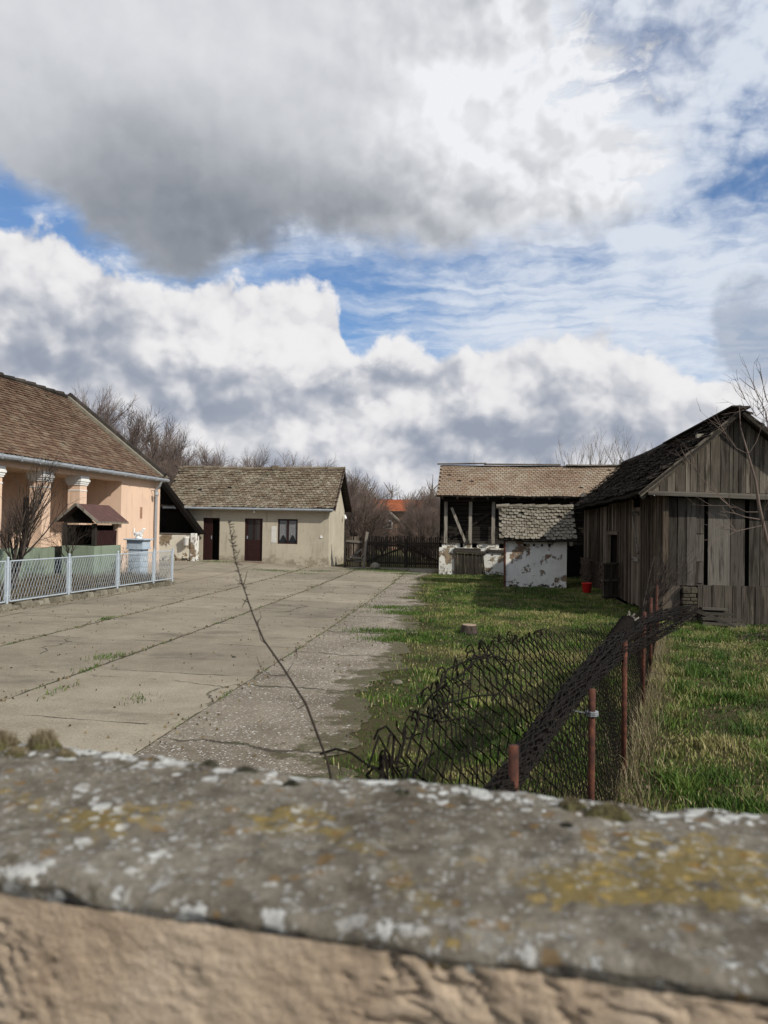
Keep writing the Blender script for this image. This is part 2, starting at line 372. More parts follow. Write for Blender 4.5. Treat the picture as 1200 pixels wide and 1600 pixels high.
BROWNWOOD=[(.0,(.012,.008,.006)),(.36,(.045,.033,.024)),(.62,(.12,.094,.070)),(1.,(.27,.225,.18))]
MT={}
MT['wood_v']=m_wood('weathered_planks',[(.0,(.012,.010,.008)),(.38,(.040,.034,.027)),(.62,(.098,.085,.069)),(1.,(.24,.21,.17))],2,1.2)
MT['wood_v_brown']=m_wood('brown_planks',BROWNWOOD,2)
MT['wood_x']=m_wood('weathered_beam',OLDWOOD,0)
MT['wood_y']=m_wood('weathered_rail',OLDWOOD,1)
MT['dark_v']=m_wood('dark_planks',DARKWOOD,2)
MT['dark_x']=m_wood('dark_laths',DARKWOOD,0)
MT['post']=m_wood('grey_post',[(.0,(.07,.062,.05)),(.5,(.20,.18,.15)),(1.,(.36,.33,.28))],2)
MT['peach']=m_paint('peach_render',(.62,.445,.325),.9,.06,1.2,.003,90)
MT['peach_light']=m_paint('light_peach_render',(.70,.50,.36),.9,.05,1.2,.003,90)
MT['green_']=m_paint('green_render',(.225,.285,.21),.9,.12,2,.003,80,dirt=((.20,.22,.15),.56))
MT['cream']=m_paint('cream_render',(.42,.37,.28),.92,.10,.9,.006,40,dirt=((.27,.24,.18),.58))
MT['white']=m_paint('white_moulding',(.72,.72,.70),.8,.06)
MT['maroon']=m_paint('maroon_door',(.024,.009,.008),.5,.2,6,.002)
MT['maroon_sheet']=m_paint('maroon_roofing',(.085,.042,.035),.75,.25,5,.004,120)
MT['lampglass']=m_paint('opal_glass',(.85,.85,.82),.3,.02)
MT['zinc']=m_paint('zinc_sheet',(.30,.32,.34),.5,.15,4,.001,metal=.35)
MT['whitemetal']=m_paint('painted_white_steel',(.37,.42,.47),.5,.08,7,.001)
MT['bluestone']=m_paint('pale_blue_paint',(.36,.43,.50),.7,.14,5,.004,60,dirt=((.6,.62,.63),.55))
MT['glass']=m_paint('dark_glass',(.02,.022,.025),.08,.02,bump=0,spec=.6)
MT['curtain']=m_paint('lace_curtain',(.17,.175,.18),.9,.2,14)
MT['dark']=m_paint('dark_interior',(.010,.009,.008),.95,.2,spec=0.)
MT['mortar']=m_paint('ridge_mortar',(.20,.18,.14),.95,.2,5,.01,40,dirt=((.07,.065,.04),.55))
MT['red']=m_paint('red_plastic',(.45,.02,.015),.45,.05)
MT['stonewall']=m_plaster_brick('whitewashed_stone',(.62,.57,.47),(.30,.22,.14),.44)
MT['limewash']=m_plaster_brick('flaking_limewash',(.70,.69,.65),(.30,.19,.13),.472)
MT['barnbase']=m_plaster_brick('limewashed_brick',(.62,.61,.56),(.22,.165,.12),.46,scale=2.2)
MT['tile_house']=m_tile('old_brown_tiles',[(0,(.060,.038,.027)),(.4,(.115,.068,.046)),(.7,(.165,.11,.075)),(1,(.22,.17,.125))],(.15,.14,.10),.545,dam=.60)
MT['tile_out']=m_tile('lichened_tan_tiles',[(0,(.075,.054,.036)),(.4,(.155,.115,.080)),(.7,(.21,.17,.125)),(1,(.29,.25,.19))],(.20,.195,.15),.52,dam=.55)
MT['tile_barn']=m_tile('pale_tan_tiles',[(0,(.12,.075,.050)),(.35,(.205,.14,.097)),(.7,(.26,.20,.145)),(1,(.34,.29,.225))],(.25,.235,.19),.53,dam=.58)
MT['tile_hut']=m_tile('pale_grey_tiles',[(0,(.085,.07,.052)),(.4,(.155,.137,.105)),(1,(.235,.21,.17))],(.27,.26,.22),.53,dam=.56,dark=(.045,.045,.03))
MT['tile_shed']=m_tile('dark_mossy_tiles',[(0,(.018,.016,.014)),(.4,(.042,.036,.031)),(.75,(.075,.062,.052)),(1,(.15,.12,.10))],(.085,.085,.06),.58,dam=.56,dark=(.014,.014,.011))
MT['tile_red']=m_tile('orange_tiles',[(0,(.30,.085,.04)),(1,(.46,.17,.085))],(.30,.2,.12),.66,dam=.68)
MT['brick']=m_plaster_brick('red_brick',(.36,.22,.15),(.33,.15,.09),.3)
MT['bark']=m_wood('bark',[(.0,(.020,.016,.013)),(.5,(.060,.048,.040)),(1.,(.14,.115,.10))],2)
MT['twig']=m_paint('brown_twigs',(.13,.098,.082),.9,.25,2,0)
MT['twig_grey']=m_paint('grey_twigs',(.20,.175,.155),.9,.25,2,0)
MT['twig_dark']=m_paint('dark_twigs',(.035,.027,.022),.9,.25,2,0)
MT['wire']=m_paint('blackened_wire',(.010,.008,.0065),.8,.4,30,0,spec=.08)
MT['lath']=m_wood('black_bark_log',[(0,(.003,.003,.002)),(.5,(.008,.007,.006)),(1,(.022,.02,.018))],1,streak=0); MT['lath'].node_tree.nodes['Principled BSDF'].inputs['Specular IOR Level'].default_value=0
MT['green']=m_wall('green_render',(.20,.245,.185),(.10,.11,.08),.8)
MT['cream']=m_wall('cream_render',(.41,.37,.29),(.215,.19,.14),.75,.12)
MT['peach']=m_wall('peach_render',(.67,.485,.365),(.42,.28,.19),.45,.06)
MT['peach_light']=m_wall('light_peach_render',(.62,.47,.36),(.33,.26,.2),.7)
# rust
m,t,b=mat('rusty_pipe'); o=t.new('ShaderNodeTexCoord').outputs['Object']
t.put(b.inputs['Base Color'],ramp(t,t.noise(o,14,6,.65),[(.3,(.022,.010,.008)),(.5,(.070,.026,.017)),(.62,(.125,.045,.025)),(.75,(.04,.019,.015))]))
bumpn(t,b,t.noise(o,70,4,.6),.004); MT['rust']=m
# rubble (curb, stones)
m,t,b=mat('rubble_stone'); o=t.new('ShaderNodeTexCoord').outputs['Object']
tint=t.new('ShaderNodeAttribute',attribute_name='tint').outputs['Fac']
t.put(b.inputs['Base Color'],ramp(t,t.m('ADD',t.m('MULTIPLY',tint,.4),t.m('MULTIPLY',t.noise(o,6,7,.65),.65)),[(.2,(.05,.045,.03)),(.45,(.15,.135,.10)),(.7,(.27,.25,.20)),(1,(.36,.34,.29))]))
bumpn(t,b,t.noise(o,30,6,.65),.02); MT['rubble']=m
# ------------------------------------------------------------ ground materials
def gravel_bits(t,p,scale,thr):
    """pale pebbles: per-cell random, kept above a threshold"""
    n=t.n.new('ShaderNodeTexVoronoi'); t.put(n.inputs['Vector'],p); n.inputs['Scale'].default_value=scale
    r_=t.sep(n.outputs['Color'])[0]
    return t.m('MULTIPLY',t.ss(r_,thr,thr+.03),t.ss(n.outputs['Distance'],.42,.32))
# concrete
m,t,b=mat('old_concrete'); geo=t.new('ShaderNodeNewGeometry'); o=geo.outputs['Position']; x,y,z=t.sep(o)
o2=t.xyz(x,y,0.)
n=t.noise(o2,.45,7,.62); n2=t.noise(o2,2.5,8,.7); n3=t.noise(o2,46,5,.75)
c_=ramp(t,t.m('ADD',t.m('MULTIPLY',n,.55),t.m('MULTIPLY',n2,.45)),[(.3,(.140,.118,.086)),(.5,(.225,.194,.145)),(.68,(.30,.262,.200))])
k=t.lin(n3,.3,.7,.68,1.28); c_=t.scale(c_,t.xyz(k,k,k))
c_=t.mix(t.m('MULTIPLY',gravel_bits(t,o2,75,.80),.5),c_,(.42,.40,.36))
c_=t.mix(t.m('MULTIPLY',gravel_bits(t,t.vadd(o2,(3.,1.,0.)),58,.86),.55),c_,(.08,.07,.055))
c_=t.mix(t.ss(t.noise(t.scale(o2,(.7,1.6,0.)),.5,7,.68),.54,.68,0,.72),c_,(.105,.090,.068))
# joints running up the yard, x = -2.8 - 2.15 k, bending slightly left, and cross joints
xb=t.m('ADD',x,t.m('MULTIPLY',t.m('MULTIPLY',t.m('MAXIMUM',t.m('SUBTRACT',y,10.),0.),t.m('MAXIMUM',t.m('SUBTRACT',y,10.),0.)),.00105))
xb=t.m('ADD',xb,t.m('MULTIPLY',t.m('SUBTRACT',t.noise(t.xyz(0.,y,0.),2.2,5,.6),.5),.10))
def jl(v,period,off,wdt):
    q=t.m('ABSOLUTE',t.m('SUBTRACT',t.m('FRACT',t.m('DIVIDE',t.m('ADD',v,off),period)),.5))   # .5 at the joint
    dd=t.m('MULTIPLY',t.m('SUBTRACT',.5,q),period)
    return t.ss(dd,wdt,t.m('MULTIPLY',wdt,.25))
wj=t.m('MULTIPLY',t.lin(t.noise(o2,1.1,6,.7),.38,.62,.25,1.3),.032)
j1=jl(xb,2.15,2.75,wj)
yb=t.m('ADD',y,t.m('ADD',t.m('MULTIPLY',x,.06),t.m('MULTIPLY',t.m('SUBTRACT',t.noise(t.xyz(x,t.m('MULTIPLY',y,.2),0.),1.9,5,.6),.5),.22)))
j2=t.m('MULTIPLY',jl(yb,2.3,.35,t.m('MULTIPLY',wj,.75)),t.ss(t.noise(o2,.8,4,.6),.44,.52))
# a few wandering cracks
cr=t.n.new('ShaderNodeTexVoronoi'); cr.feature='DISTANCE_TO_EDGE'; t.put(cr.inputs['Vector'],t.vadd(o2,t.scale(t.noise(o2,1.5,5,.6,col=True),(.8,.8,0)))); cr.inputs['Scale'].default_value=.28
j3=t.m('MULTIPLY',t.ss(cr.outputs[0],.006,.001),t.ss(t.noise(t.vadd(o2,(9.,4.,0.)),.6,4,.6),.50,.56,0,.8))
wn_=t.new('ShaderNodeTexWhiteNoise',noise_dimensions='2D'); t.put(wn_.inputs['Vector'],t.xyz(t.m('FLOOR',t.m('DIVIDE',t.m('ADD',xb,2.75),2.15)),t.m('FLOOR',t.m('DIVIDE',t.m('ADD',yb,.35),2.3)),0.))
kk=t.lin(wn_.outputs[0],0,1,.86,1.13); c_=t.scale(c_,t.xyz(kk,kk,kk))
c_=t.mix(t.ss(t.m('ADD',t.noise(t.vadd(o2,(5.,5.,0.)),1.1,8,.72),t.m('MULTIPLY',j1,.06)),.60,.72,0,.5),c_,(.10,.092,.07))
jj=t.m('MAXIMUM',j1,t.m('MAXIMUM',j2,j3))
c_=t.mix(t.m('MULTIPLY',jj,.88),c_,t.mix(t.ss(t.noise(o2,3,4,.6),.5,.6),(.05,.043,.03),(.06,.066,.028)))
t.put(b.inputs['Base Color'],c_); b.inputs['Roughness'].default_value=.93
bumpn(t,b,t.m('ADD',t.m('ADD',t.m('MULTIPLY',n3,.25),t.m('MULTIPLY',n2,.6)),t.m('MULTIPLY',jj,-2.)),.012); MT['concrete']=m
# washed-out aggregate strip
m,t,b=mat('washed_aggregate'); geo=t.new('ShaderNodeNewGeometry'); o=geo.outputs['Position']; x,y,z=t.sep(o); o2=t.xyz(x,y,0.)
n=t.noise(o2,.9,7,.65); n3=t.noise(o2,60,5,.8)
c_=ramp(t,n,[(.3,(.125,.102,.073)),(.5,(.21,.18,.138)),(.68,(.285,.25,.195))])
k=t.lin(n3,.32,.68,.55,1.4); c_=t.scale(c_,t.xyz(k,k,k))
for sc_,th,off,cc,am in((38,.80,0.,(.50,.47,.42),.9),(62,.72,3.,(.36,.33,.28),.8),(30,.86,7.,(.56,.55,.52),.9),(48,.74,11.,(.045,.038,.03),.8)):
    c_=t.mix(t.m('MULTIPLY',gravel_bits(t,t.vadd(o2,(off,off*.3,0.)),sc_,th),am),c_,cc)
yb=t.m('ADD',y,t.m('ADD',t.m('MULTIPLY',x,.12),t.m('MULTIPLY',t.m('SUBTRACT',t.noise(t.xyz(x,t.m('MULTIPLY',y,.2),0.),2.6,5,.65),.5),.5)))
wj=t.lin(t.noise(o2,1.7,6,.7),.38,.62,.005,.085)
q=t.m('ABSOLUTE',t.m('SUBTRACT',t.m('FRACT',t.m('DIVIDE',t.m('ADD',yb,.9),2.3)),.5)); dd=t.m('MULTIPLY',t.m('SUBTRACT',.5,q),2.3)
jj=t.ss(dd,wj,t.m('MULTIPLY',wj,.3))
c_=t.mix(t.m('MULTIPLY',jj,.85),c_,t.mix(t.ss(t.noise(o2,2,4,.6),.45,.58),(.045,.035,.025),(.05,.055,.022)))
ac_=t.new('ShaderNodeAttribute',attribute_name='across').outputs['Fac']
c_=t.mix(t.ss(t.m('ADD',t.noise(o2,2.1,7,.7),t.ss(ac_,.45,1.0,-.08,.26)),.60,.70,0,.85),c_,t.mix(t.ss(t.noise(o2,14,5,.7),.42,.58),(.075,.058,.036),(.070,.072,.026)))
t.put(b.inputs['Base Color'],c_); b.inputs['Roughness'].default_value=.95
bumpn(t,b,t.m('ADD',n3,t.m('MULTIPLY',jj,-1.2)),.016); MT['aggregate']=m
# soil under the grass
m,t,b=mat('turf_soil'); geo=t.new('ShaderNodeNewGeometry'); o=geo.outputs['Position']
n=t.noise(o,.8,7,.65)
t.put(b.inputs['Base Color'],t.mix(t.ss(t.noise(o,9,6,.7),.40,.62),ramp(t,n,[(.3,(.035,.042,.014)),(.5,(.058,.064,.022)),(.7,(.095,.088,.042))]),(.075,.060,.036)))
bumpn(t,b,t.noise(o,26,6,.7),.04); b.inputs['Roughness'].default_value=1.; b.inputs['Specular IOR Level'].default_value=.05; MT['soil']=m
# grass blades
def m_grass(name,stops):
    m,t,b=mat(name); tint=t.new('ShaderNodeAttribute',attribute_name='tint').outputs['Fac']
    t.put(b.inputs['Base Color'],ramp(t,tint,stops)); b.inputs['Roughness'].default_value=.6; b.inputs['Specular IOR Level'].default_value=.2
    t.put(b.inputs['Subsurface Weight'],0.0); return m
MT['grass']=m_grass('green_grass',[(0,(.016,.037,.008)),(.3,(.040,.086,.012)),(.55,(.078,.140,.020)),(.74,(.145,.170,.040)),(.88,(.26,.23,.10)),(1,(.34,.29,.17))])
MT['straw']=m_grass('dry_grass',[(0,(.07,.05,.028)),(.5,(.20,.16,.09)),(1,(.36,.31,.20))])
MT['moss']=m_paint('moss',(.075,.070,.028),1.,.4,30,.01,120,dirt=((.16,.15,.08),.55))
MT['moss_dark']=m_paint('dark_moss',(.050,.048,.032),1.,.4,30,.01,120,dirt=((.13,.13,.10),.58))
exec_marker=1
# ============================================================ GROUND
def grid(xs,ys,zf):
    X,Y=np.meshgrid(xs,ys); Z=zf(X,Y); V=np.stack([X.ravel(),Y.ravel(),Z.ravel()],1)
    nx_,ny_=len(xs),len(ys); i=np.arange(nx_-1); j=np.arange(ny_-1); I,J=np.meshgrid(i,j); a=(J*nx_+I).ravel()
    return V,np.stack([a,a+1,a+1+nx_,a+nx_],1)
xs=np.concatenate([[-900,-300,-100,-50],np.arange(-30,14,.5),[14,20,40,100,300,900]])
ys=np.concatenate([[-300,-60,-20,-5],np.arange(0,45,.5),[46,60,100,200,500,1500]])
V,F=grid(xs,ys,lambda X,Y:gz(X,Y)-.006)
tag(mkobj('ground',V,F,None,MT['soil'],None,True),kind='structure')
def jx(y): y=np.asarray(y,float); return -2.75-.00105*np.maximum(y-10,0)**2
def strip_edge(y):
    y=np.asarray(y,float)
    base=np.interp(y,[0,5,7.4,12.5,19,24,27,30,33],[-1.05,-1.1,-1.0,-1.2,-1.55,-2.0,-2.35,-2.0,-1.8])
    return base+.75*(fbm(y*.85,y*0,4,3)-.5)+.45*(fbm(y*3.1,y*0+5,5,9)-.5)-.22*np.maximum(0,np.cos((y+.9)*2*np.pi/2.3))**6
def sheet(name,y0,y1,ny_,xl,xr,nx_,dz,m):
    ys=np.linspace(y0,y1,ny_); T=np.linspace(0,1,nx_)
    Y=np.repeat(ys[:,None],nx_,1); X=xl(ys)[:,None]*(1-T)+xr(ys)[:,None]*T
    V=np.stack([X.ravel(),Y.ravel(),(gz(X,Y)+dz).ravel()],1)
    I,J=np.meshgrid(np.arange(nx_-1),np.arange(ny_-1)); a=(J*nx_+I).ravel()
    o=mkobj(name,V,np.stack([a,a+1,a+1+nx_,a+nx_],1),None,m,None,True)
    at_=o.data.attributes.new('across','FLOAT','POINT'); at_.data.foreach_set('value',np.repeat(T[None,:],ny_,0).ravel().astype('f4'))
    return tag(o,kind='structure')
def fence_x(y): return np.interp(y,[0,14.8,17,19.2,21.3,22.3],[-10.0,-9.84,-9.74,-9.63,-9.50,-9.45])
sheet('concrete_yard',.9,22.55,120,lambda y:fence_x(y)+.0,lambda y:jx(y)-.004,12,.0,MT['concrete'])
sheet('concrete_yard',22.55,33.9,60,lambda y:y*0-17.,lambda y:jx(y)-.004,30,.0,MT['concrete'])
sheet('gravel_strip',.9,33.9,600,lambda y:jx(y)+.004,strip_edge,9,.002,MT['aggregate'])
# garden bed behind the fence
sheet('garden_soil',5,22.5,30,lambda y:y*0-12,lambda y:fence_x(y)-.05,6,.006,MT['soil'])
# ---- grass as blades
def blades(name,X,Y,Z,H,Wd,T,lean,m,label,cat='grass'):
    n=len(X); a=RNG.uniform(0,2*math.pi,n); l=RNG.uniform(.1,1,n)*lean*H; la=RNG.uniform(0,2*math.pi,n)
    dx=np.cos(a)*Wd/2; dy=np.sin(a)*Wd/2; mx=l*np.cos(la); my=l*np.sin(la)
    V=np.empty((n,5,3))
    V[:,0]=np.stack([X-dx,Y-dy,Z-.01],1); V[:,1]=np.stack([X+dx,Y+dy,Z-.01],1)
    V[:,2]=np.stack([X+dx*.7+mx*.4,Y+dy*.7+my*.4,Z+H*.62],1); V[:,3]=np.stack([X-dx*.7+mx*.4,Y-dy*.7+my*.4,Z+H*.62],1)
    V[:,4]=np.stack([X+mx,Y+my,Z+H*.95],1)
    b=np.arange(n)*5
    F=np.concatenate([np.stack([b,b+1,b+2],1),np.stack([b,b+2,b+3],1),np.stack([b+3,b+2,b+4],1)])
    o=mkobj(name,V.reshape(-1,3),F,np.concatenate([T,T,T]),m)
    return tag(o,label,cat,kind='stuff')
def fenceline_x(y): return np.interp(y,[0,2.09,3.92,5.96,8.29,14,20],[-.55,.08,.53,1.04,1.63,3.0,3.5])
def scatter(n,x0,x1,y0,y1,ypow=1.):
    u=RNG.uniform(0,1,n); y=y0+(y1-y0)*u**ypow; return RNG.uniform(x0,x1,n),y
N=520000
X,Y=scatter(N,-2.6,9.,1.6,32.5,1.9)
inshed=(X>3.62)&(Y>16.32)
thick=fbm(X*1.7,Y*1.7,4,21)
keep=(X>strip_edge(Y)-.05+.7*(fbm(X*3,Y*3,4,5)-.5))&~inshed&(X<3.6+(Y<16.3)*7)&~((X>.6)&(X<2.5)&(Y>24.6)&(Y<26.5))&~((Y>30.2))
keep&=(RNG.uniform(0,1,N)<.35+1.3*sst(thick,.32,.55))
edge_d=X-strip_edge(Y)
keep&=(RNG.uniform(0,1,N)<.30+sst(edge_d,0,.9))
X=X[keep];Y=Y[keep]; thick=thick[keep]
cl=fbm(X*2.6,Y*2.6,3,31); cl2=fbm(X*.7,Y*.7,3,41); right=sst(X-fenceline_x(Y),-.1,.4)
H=(.018+.060*sst(cl,.50,.75)+.022*right*sst(cl,.35,.7))*RNG.uniform(.6,1.3,len(X))
T=np.clip(.50+1.7*(fbm(X*1.7,Y*1.7,5,51)-.5)+.45*(RNG.uniform(0,1,len(X))-.5)+.3*(cl-.5),0,.86)
dry=(RNG.uniform(0,1,len(X))<.06+.36*sst(fbm(X*1.1,Y*1.1,4,61),.52,.70)*(.45+.8*right)+.10*sst(np.abs(X-strip_edge(Y)),.5,0))
T=np.where(dry,RNG.uniform(.80,1,len(X)),T)
blades('grass',X,Y,gz(X,Y),H,.006+.0035*np.sqrt(Y/6.),T,.75,MT['grass'],'short winter grass growing over the right side of the yard')
# longer tussocks right of the wire fence
cx,cy=[],[]
for i in range(150):
    y=2.6+13*RNG.uniform(0,1)**1.5; x=fenceline_x(y)+.15+RNG.uniform(0,1)**1.1*3.6
    k=int(RNG.integers(60,170)); r_=RNG.uniform(.03,.12)
    cx.append(x+RNG.normal(0,r_,k)); cy.append(y+RNG.normal(0,r_,k))
X=np.concatenate(cx);Y=np.concatenate(cy)
tt=np.concatenate([np.full(len(q),RNG.uniform(0,1)) for q in cx]); ok=~((X>3.5)&(Y>16.2)); X=X[ok];Y=Y[ok];tt=tt[ok]
T=np.clip(np.where(tt>.72,RNG.uniform(.62,1.,len(X)),.25+.5*tt+RNG.uniform(-.15,.15,len(X))),0,1)
blades('grass_tussocks',X,Y,0*X,RNG.uniform(.05,.14,len(X)),.006,T,1.4,MT['grass'],'long green and straw coloured tussocks right of the wire fence')
# dry weeds caught in the fence line and debris in the garden
n=3600; Y=2.4+12.5*RNG.uniform(0,1,n)**1.3; X=fenceline_x(Y)+RNG.normal(.06,.10,n)
hh_=RNG.uniform(.06,.34,n)*(.3+1.1*fbm(Y*1.4,Y*0,3,71))
blades('dry_weeds',X,Y,0*X,hh_,.0045,RNG.uniform(0,.8,n),.9,MT['straw'],'dry straw weeds caught along the foot of the wire fence')
n=26000; Y=RNG.uniform(11,22.3,n); X=-12+RNG.uniform(0,1,n)*(fence_x(Y)-.12+12)
T=np.clip(RNG.uniform(0,.62,n),0,1)
blades('garden_weeds',X,Y,0*X,RNG.uniform(.06,.62,n)*(.35+.9*fbm(X*1.3,Y*1.3,3,88)),.012,T*.62,1.2,MT['straw'],'dry grey brown weeds covering the garden bed behind the white fence')
# weeds rooted in the joints and in front of the buildings
xs_,ys_,hs_=[],[],[]
def weed(x,y,n,rx,ry,h=.045):
    xs_.append(x+RNG.normal(0,rx,n)); ys_.append(y+RNG.normal(0,ry,n)); hs_.append(RNG.uniform(.4,1.2,n)*h)
for y in np.arange(1.5,33,.28):
    for k in range(3):
        if RNG.uniform()<(.50 if k==0 else .22): weed(jx(y)-2.15*k+RNG.normal(0,.02),y+RNG.uniform(-.1,.1),int(RNG.integers(8,40)),.018,.09,.022)
for (px,py,n,rx) in ((430,889,700,.5),(500,889,300,.45),(340,881,500,.35),(612,893,1500,.45),(590,890,900,.55),(640,897,700,.4),(563,891,500,.5),(480,897,160,.3),(160,1028,120,.10),(140,1046,60,.06),(95,1079,50,.05),(190,1025,60,.05),(215,1093,60,.08),(167,967,120,.06),(610,950,1000,.30),(632,958,1100,.3),(600,987,1500,.35),(625,1000,1500,.3)):
    p=at(px,py,z=.1 if py<892 and px<520 else 0); weed(p[0],p[1],n,rx,.13+.004*p[1],.05)
X=np.concatenate(xs_);Y=np.concatenate(ys_);H=np.concatenate(hs_)
blades('joint_weeds',X,Y,gz(X,Y),H,.009,np.clip(RNG.uniform(.0,.75,len(X)),0,1),1.1,MT['grass'],'low weeds rooted in the joints of the concrete yard')

# leaf litter and grit on the slabs and in the turf
xs_,ys_=[],[]
for k in range(3):
    y=RNG.uniform(1.5,32.5,520); xs_.append(jx(y)-2.15*k+RNG.normal(0,.05+.05*(k==0),520)); ys_.append(y)
y=RNG.uniform(3,22,700); xs_.append(fence_x(y)+.15+np.abs(RNG.normal(0,.12,700))); ys_.append(y)
y=RNG.uniform(2,33,900); xs_.append(RNG.uniform(-9,-1.2,900)); ys_.append(y)
y=RNG.uniform(2,26,2600)**1.; xs_.append(RNG.uniform(-1.3,3.4,2600)); ys_.append(y)
y=RNG.uniform(2.5,16,1800); xs_.append(fenceline_x(y)+RNG.uniform(.1,3.2,1800)); ys_.append(y)
X=np.concatenate(xs_);Y=np.concatenate(ys_); ok=~((X>3.5)&(Y>16)); X=X[ok];Y=Y[ok]
blades('leaf_litter',X,Y,gz(X,Y)+.012,RNG.uniform(.006,.016,len(X)),RNG.uniform(.012,.036,len(X)),RNG.uniform(0,.55,len(X)),2.2,MT['straw'],'scattered dead leaves and crumbs on the slabs and in the turf','litter')
# ============================================================ generic builders
def tile_roof(mb,O,U,Vd,Lu,Lv,tw,ex,N_,rise=.012,th=.014,jit=.25,miss=0.,rnd=.5,sag=None,tintf=None,scallop=True):
    """rows of round-ended clay tiles: O eave corner, U along the eave, Vd up the slope"""
    O=Vector(O);U=Vector(U).normalized();Vd=Vector(Vd).normalized();N_=Vector(N_).normalized()
    rows=int(Lv/ex); cols=int(Lu/tw)
    for r_ in range(rows+1):
        off=(r_%2)*tw*.5; rj=RNG.normal(0,.006)
        for c_ in range(-1,cols+1):
            u0=off+c_*tw; 
            if u0<-.3*tw or u0>Lu-.45*tw: continue
            if random.random()<miss: continue
            v0=r_*ex+rj+random.gauss(0,.05*ex*jit*2); v1=min(v0+ex*1.55,Lv+.03)
            if v0>Lv-.25*ex: continue
            s_=sag(u0/Lu,v0/Lv) if sag else 0
            a=random.gauss(0,.035*jit*2); g_=.004
            h0=rise*2.6+random.random()*rise*jit*2; h1=rise*.2
            pts=[]
            for fx,fv in ((.04,.30),(.12,.12),(.3,.02),(.5,0.),(.7,.02),(.88,.12),(.96,.30)) if scallop else ((.03,0),(.97,0)):
                pts.append((fx,fv*rnd*2))
            low=[]
            for fx,fv in pts:
                uu=u0+g_+(tw-2*g_)*fx; vv=v0+fv*ex*.45+a*(fx-.5)*tw
                low.append(O+U*uu+Vd*vv+N_*(h0+s_)); 
            up=[O+U*(u0+tw-g_)+Vd*v1+N_*(h1+s_),O+U*(u0+g_)+Vd*v1+N_*(h1+s_)]
            n=len(low); Vs=low+up+[p-N_*th for p in low]; Fs=[tuple(range(n+2))]
            for i in range(n-1): Fs.append((n+2+i,n+2+i+1,i+1,i))
            Fs.append((n+2,0,n+1)); Fs.append((n-1,2*n+1,n))
            q=random.random(); 
            if tintf: q=tintf(u0/Lu,v0/Lv,q)
            mb.add(Vs,Fs,q)
def slab(mb,O,U,Vd,Lu,Lv,N_,th,sag=None,nu=1,t=.3):
    O=Vector(O);U=Vector(U).normalized();Vd=Vector(Vd).normalized();N_=Vector(N_).normalized(); nv=8 if sag else 1
    g_=lambda a,b_,dz: O+U*(a/nu*Lu)+Vd*(b_/nv*Lv)+N_*(dz+((sag(a/nu,b_/nv)-.006) if sag else 0))
    n1=nu+1; V=[g_(a,b_,0) for b_ in range(nv+1) for a in range(n1)]+[g_(a,b_,-th) for b_ in range(nv+1) for a in range(n1)]; k=n1*(nv+1); F=[]
    for j in range(nv):
        for i in range(nu): q=j*n1+i; F.append((q,q+1,q+1+n1,q+n1)); F.append((k+q,k+q+n1,k+q+1+n1,k+q+1))
    for i in range(nu): F.append((i,k+i,k+i+1,i+1)); q=nv*n1+i; F.append((q,q+1,k+q+1,k+q))
    for j in range(nv): q=j*n1; F.append((q,q+n1,k+q+n1,k+q)); q=j*n1+nu; F.append((q,k+q,k+q+n1,q+n1))
    mb.add(V,F,t)
def planks(mb,O,U,H,L,w=.15,th=.025,N_=(0,-1,0),gap=.006,jit=.2,t=None,batten=0.,ztop=None,zbot=None,skip=()):
    """vertical planks from O along U; ztop(u) gives local height"""
    O=Vector(O);U=Vector(U).normalized();N_=Vector(N_).normalized(); u=0;k=0
    while u<L-.01:
        ww=min(w*random.uniform(1-jit*1.6,1+jit*1.6),L-u)
        z0=(zbot(u) if zbot else 0)+random.uniform(-.02,.02)*jit*4; zA=ztop(u) if ztop else H; zB=ztop(u+ww) if ztop else H
        zA+=random.uniform(-.01,.01);zB+=random.uniform(-.01,.01)
        if k not in skip and zA>z0+.03 or zB>z0+.03:
            d=random.uniform(0,.012)
            A=O+U*(u+gap/2)+N_*d; B=O+U*(u+ww-gap/2)+N_*(d+random.uniform(-.004,.004))
            Z=Vector((0,0,1)); ln=random.uniform(-.006,.006)
            P=[A+Z*z0-N_*th,B+Z*z0-N_*th,B+Z*z0,A+Z*z0,A+U*ln+Z*max(zA,z0+.02)-N_*th,B+U*ln+Z*max(zB,z0+.02)-N_*th,B+U*ln+Z*max(zB,z0+.02),A+U*ln+Z*max(zA,z0+.02)]
            mb.hexa(P,t(u/L) if t else None)
            if batten and random.random()<batten:
                bw=.045; A=O+U*(u-bw/2)+N_*.012; B=A+U*bw
                mb.hexa([A+Z*z0,B+Z*z0,B+Z*z0+N_*.022,A+Z*z0+N_*.022,A+Z*(zA-.02),B+Z*(zA-.02),B+Z*(zA-.02)+N_*.022,A+Z*(zA-.02)+N_*.022],random.random())
        u+=ww;k+=1
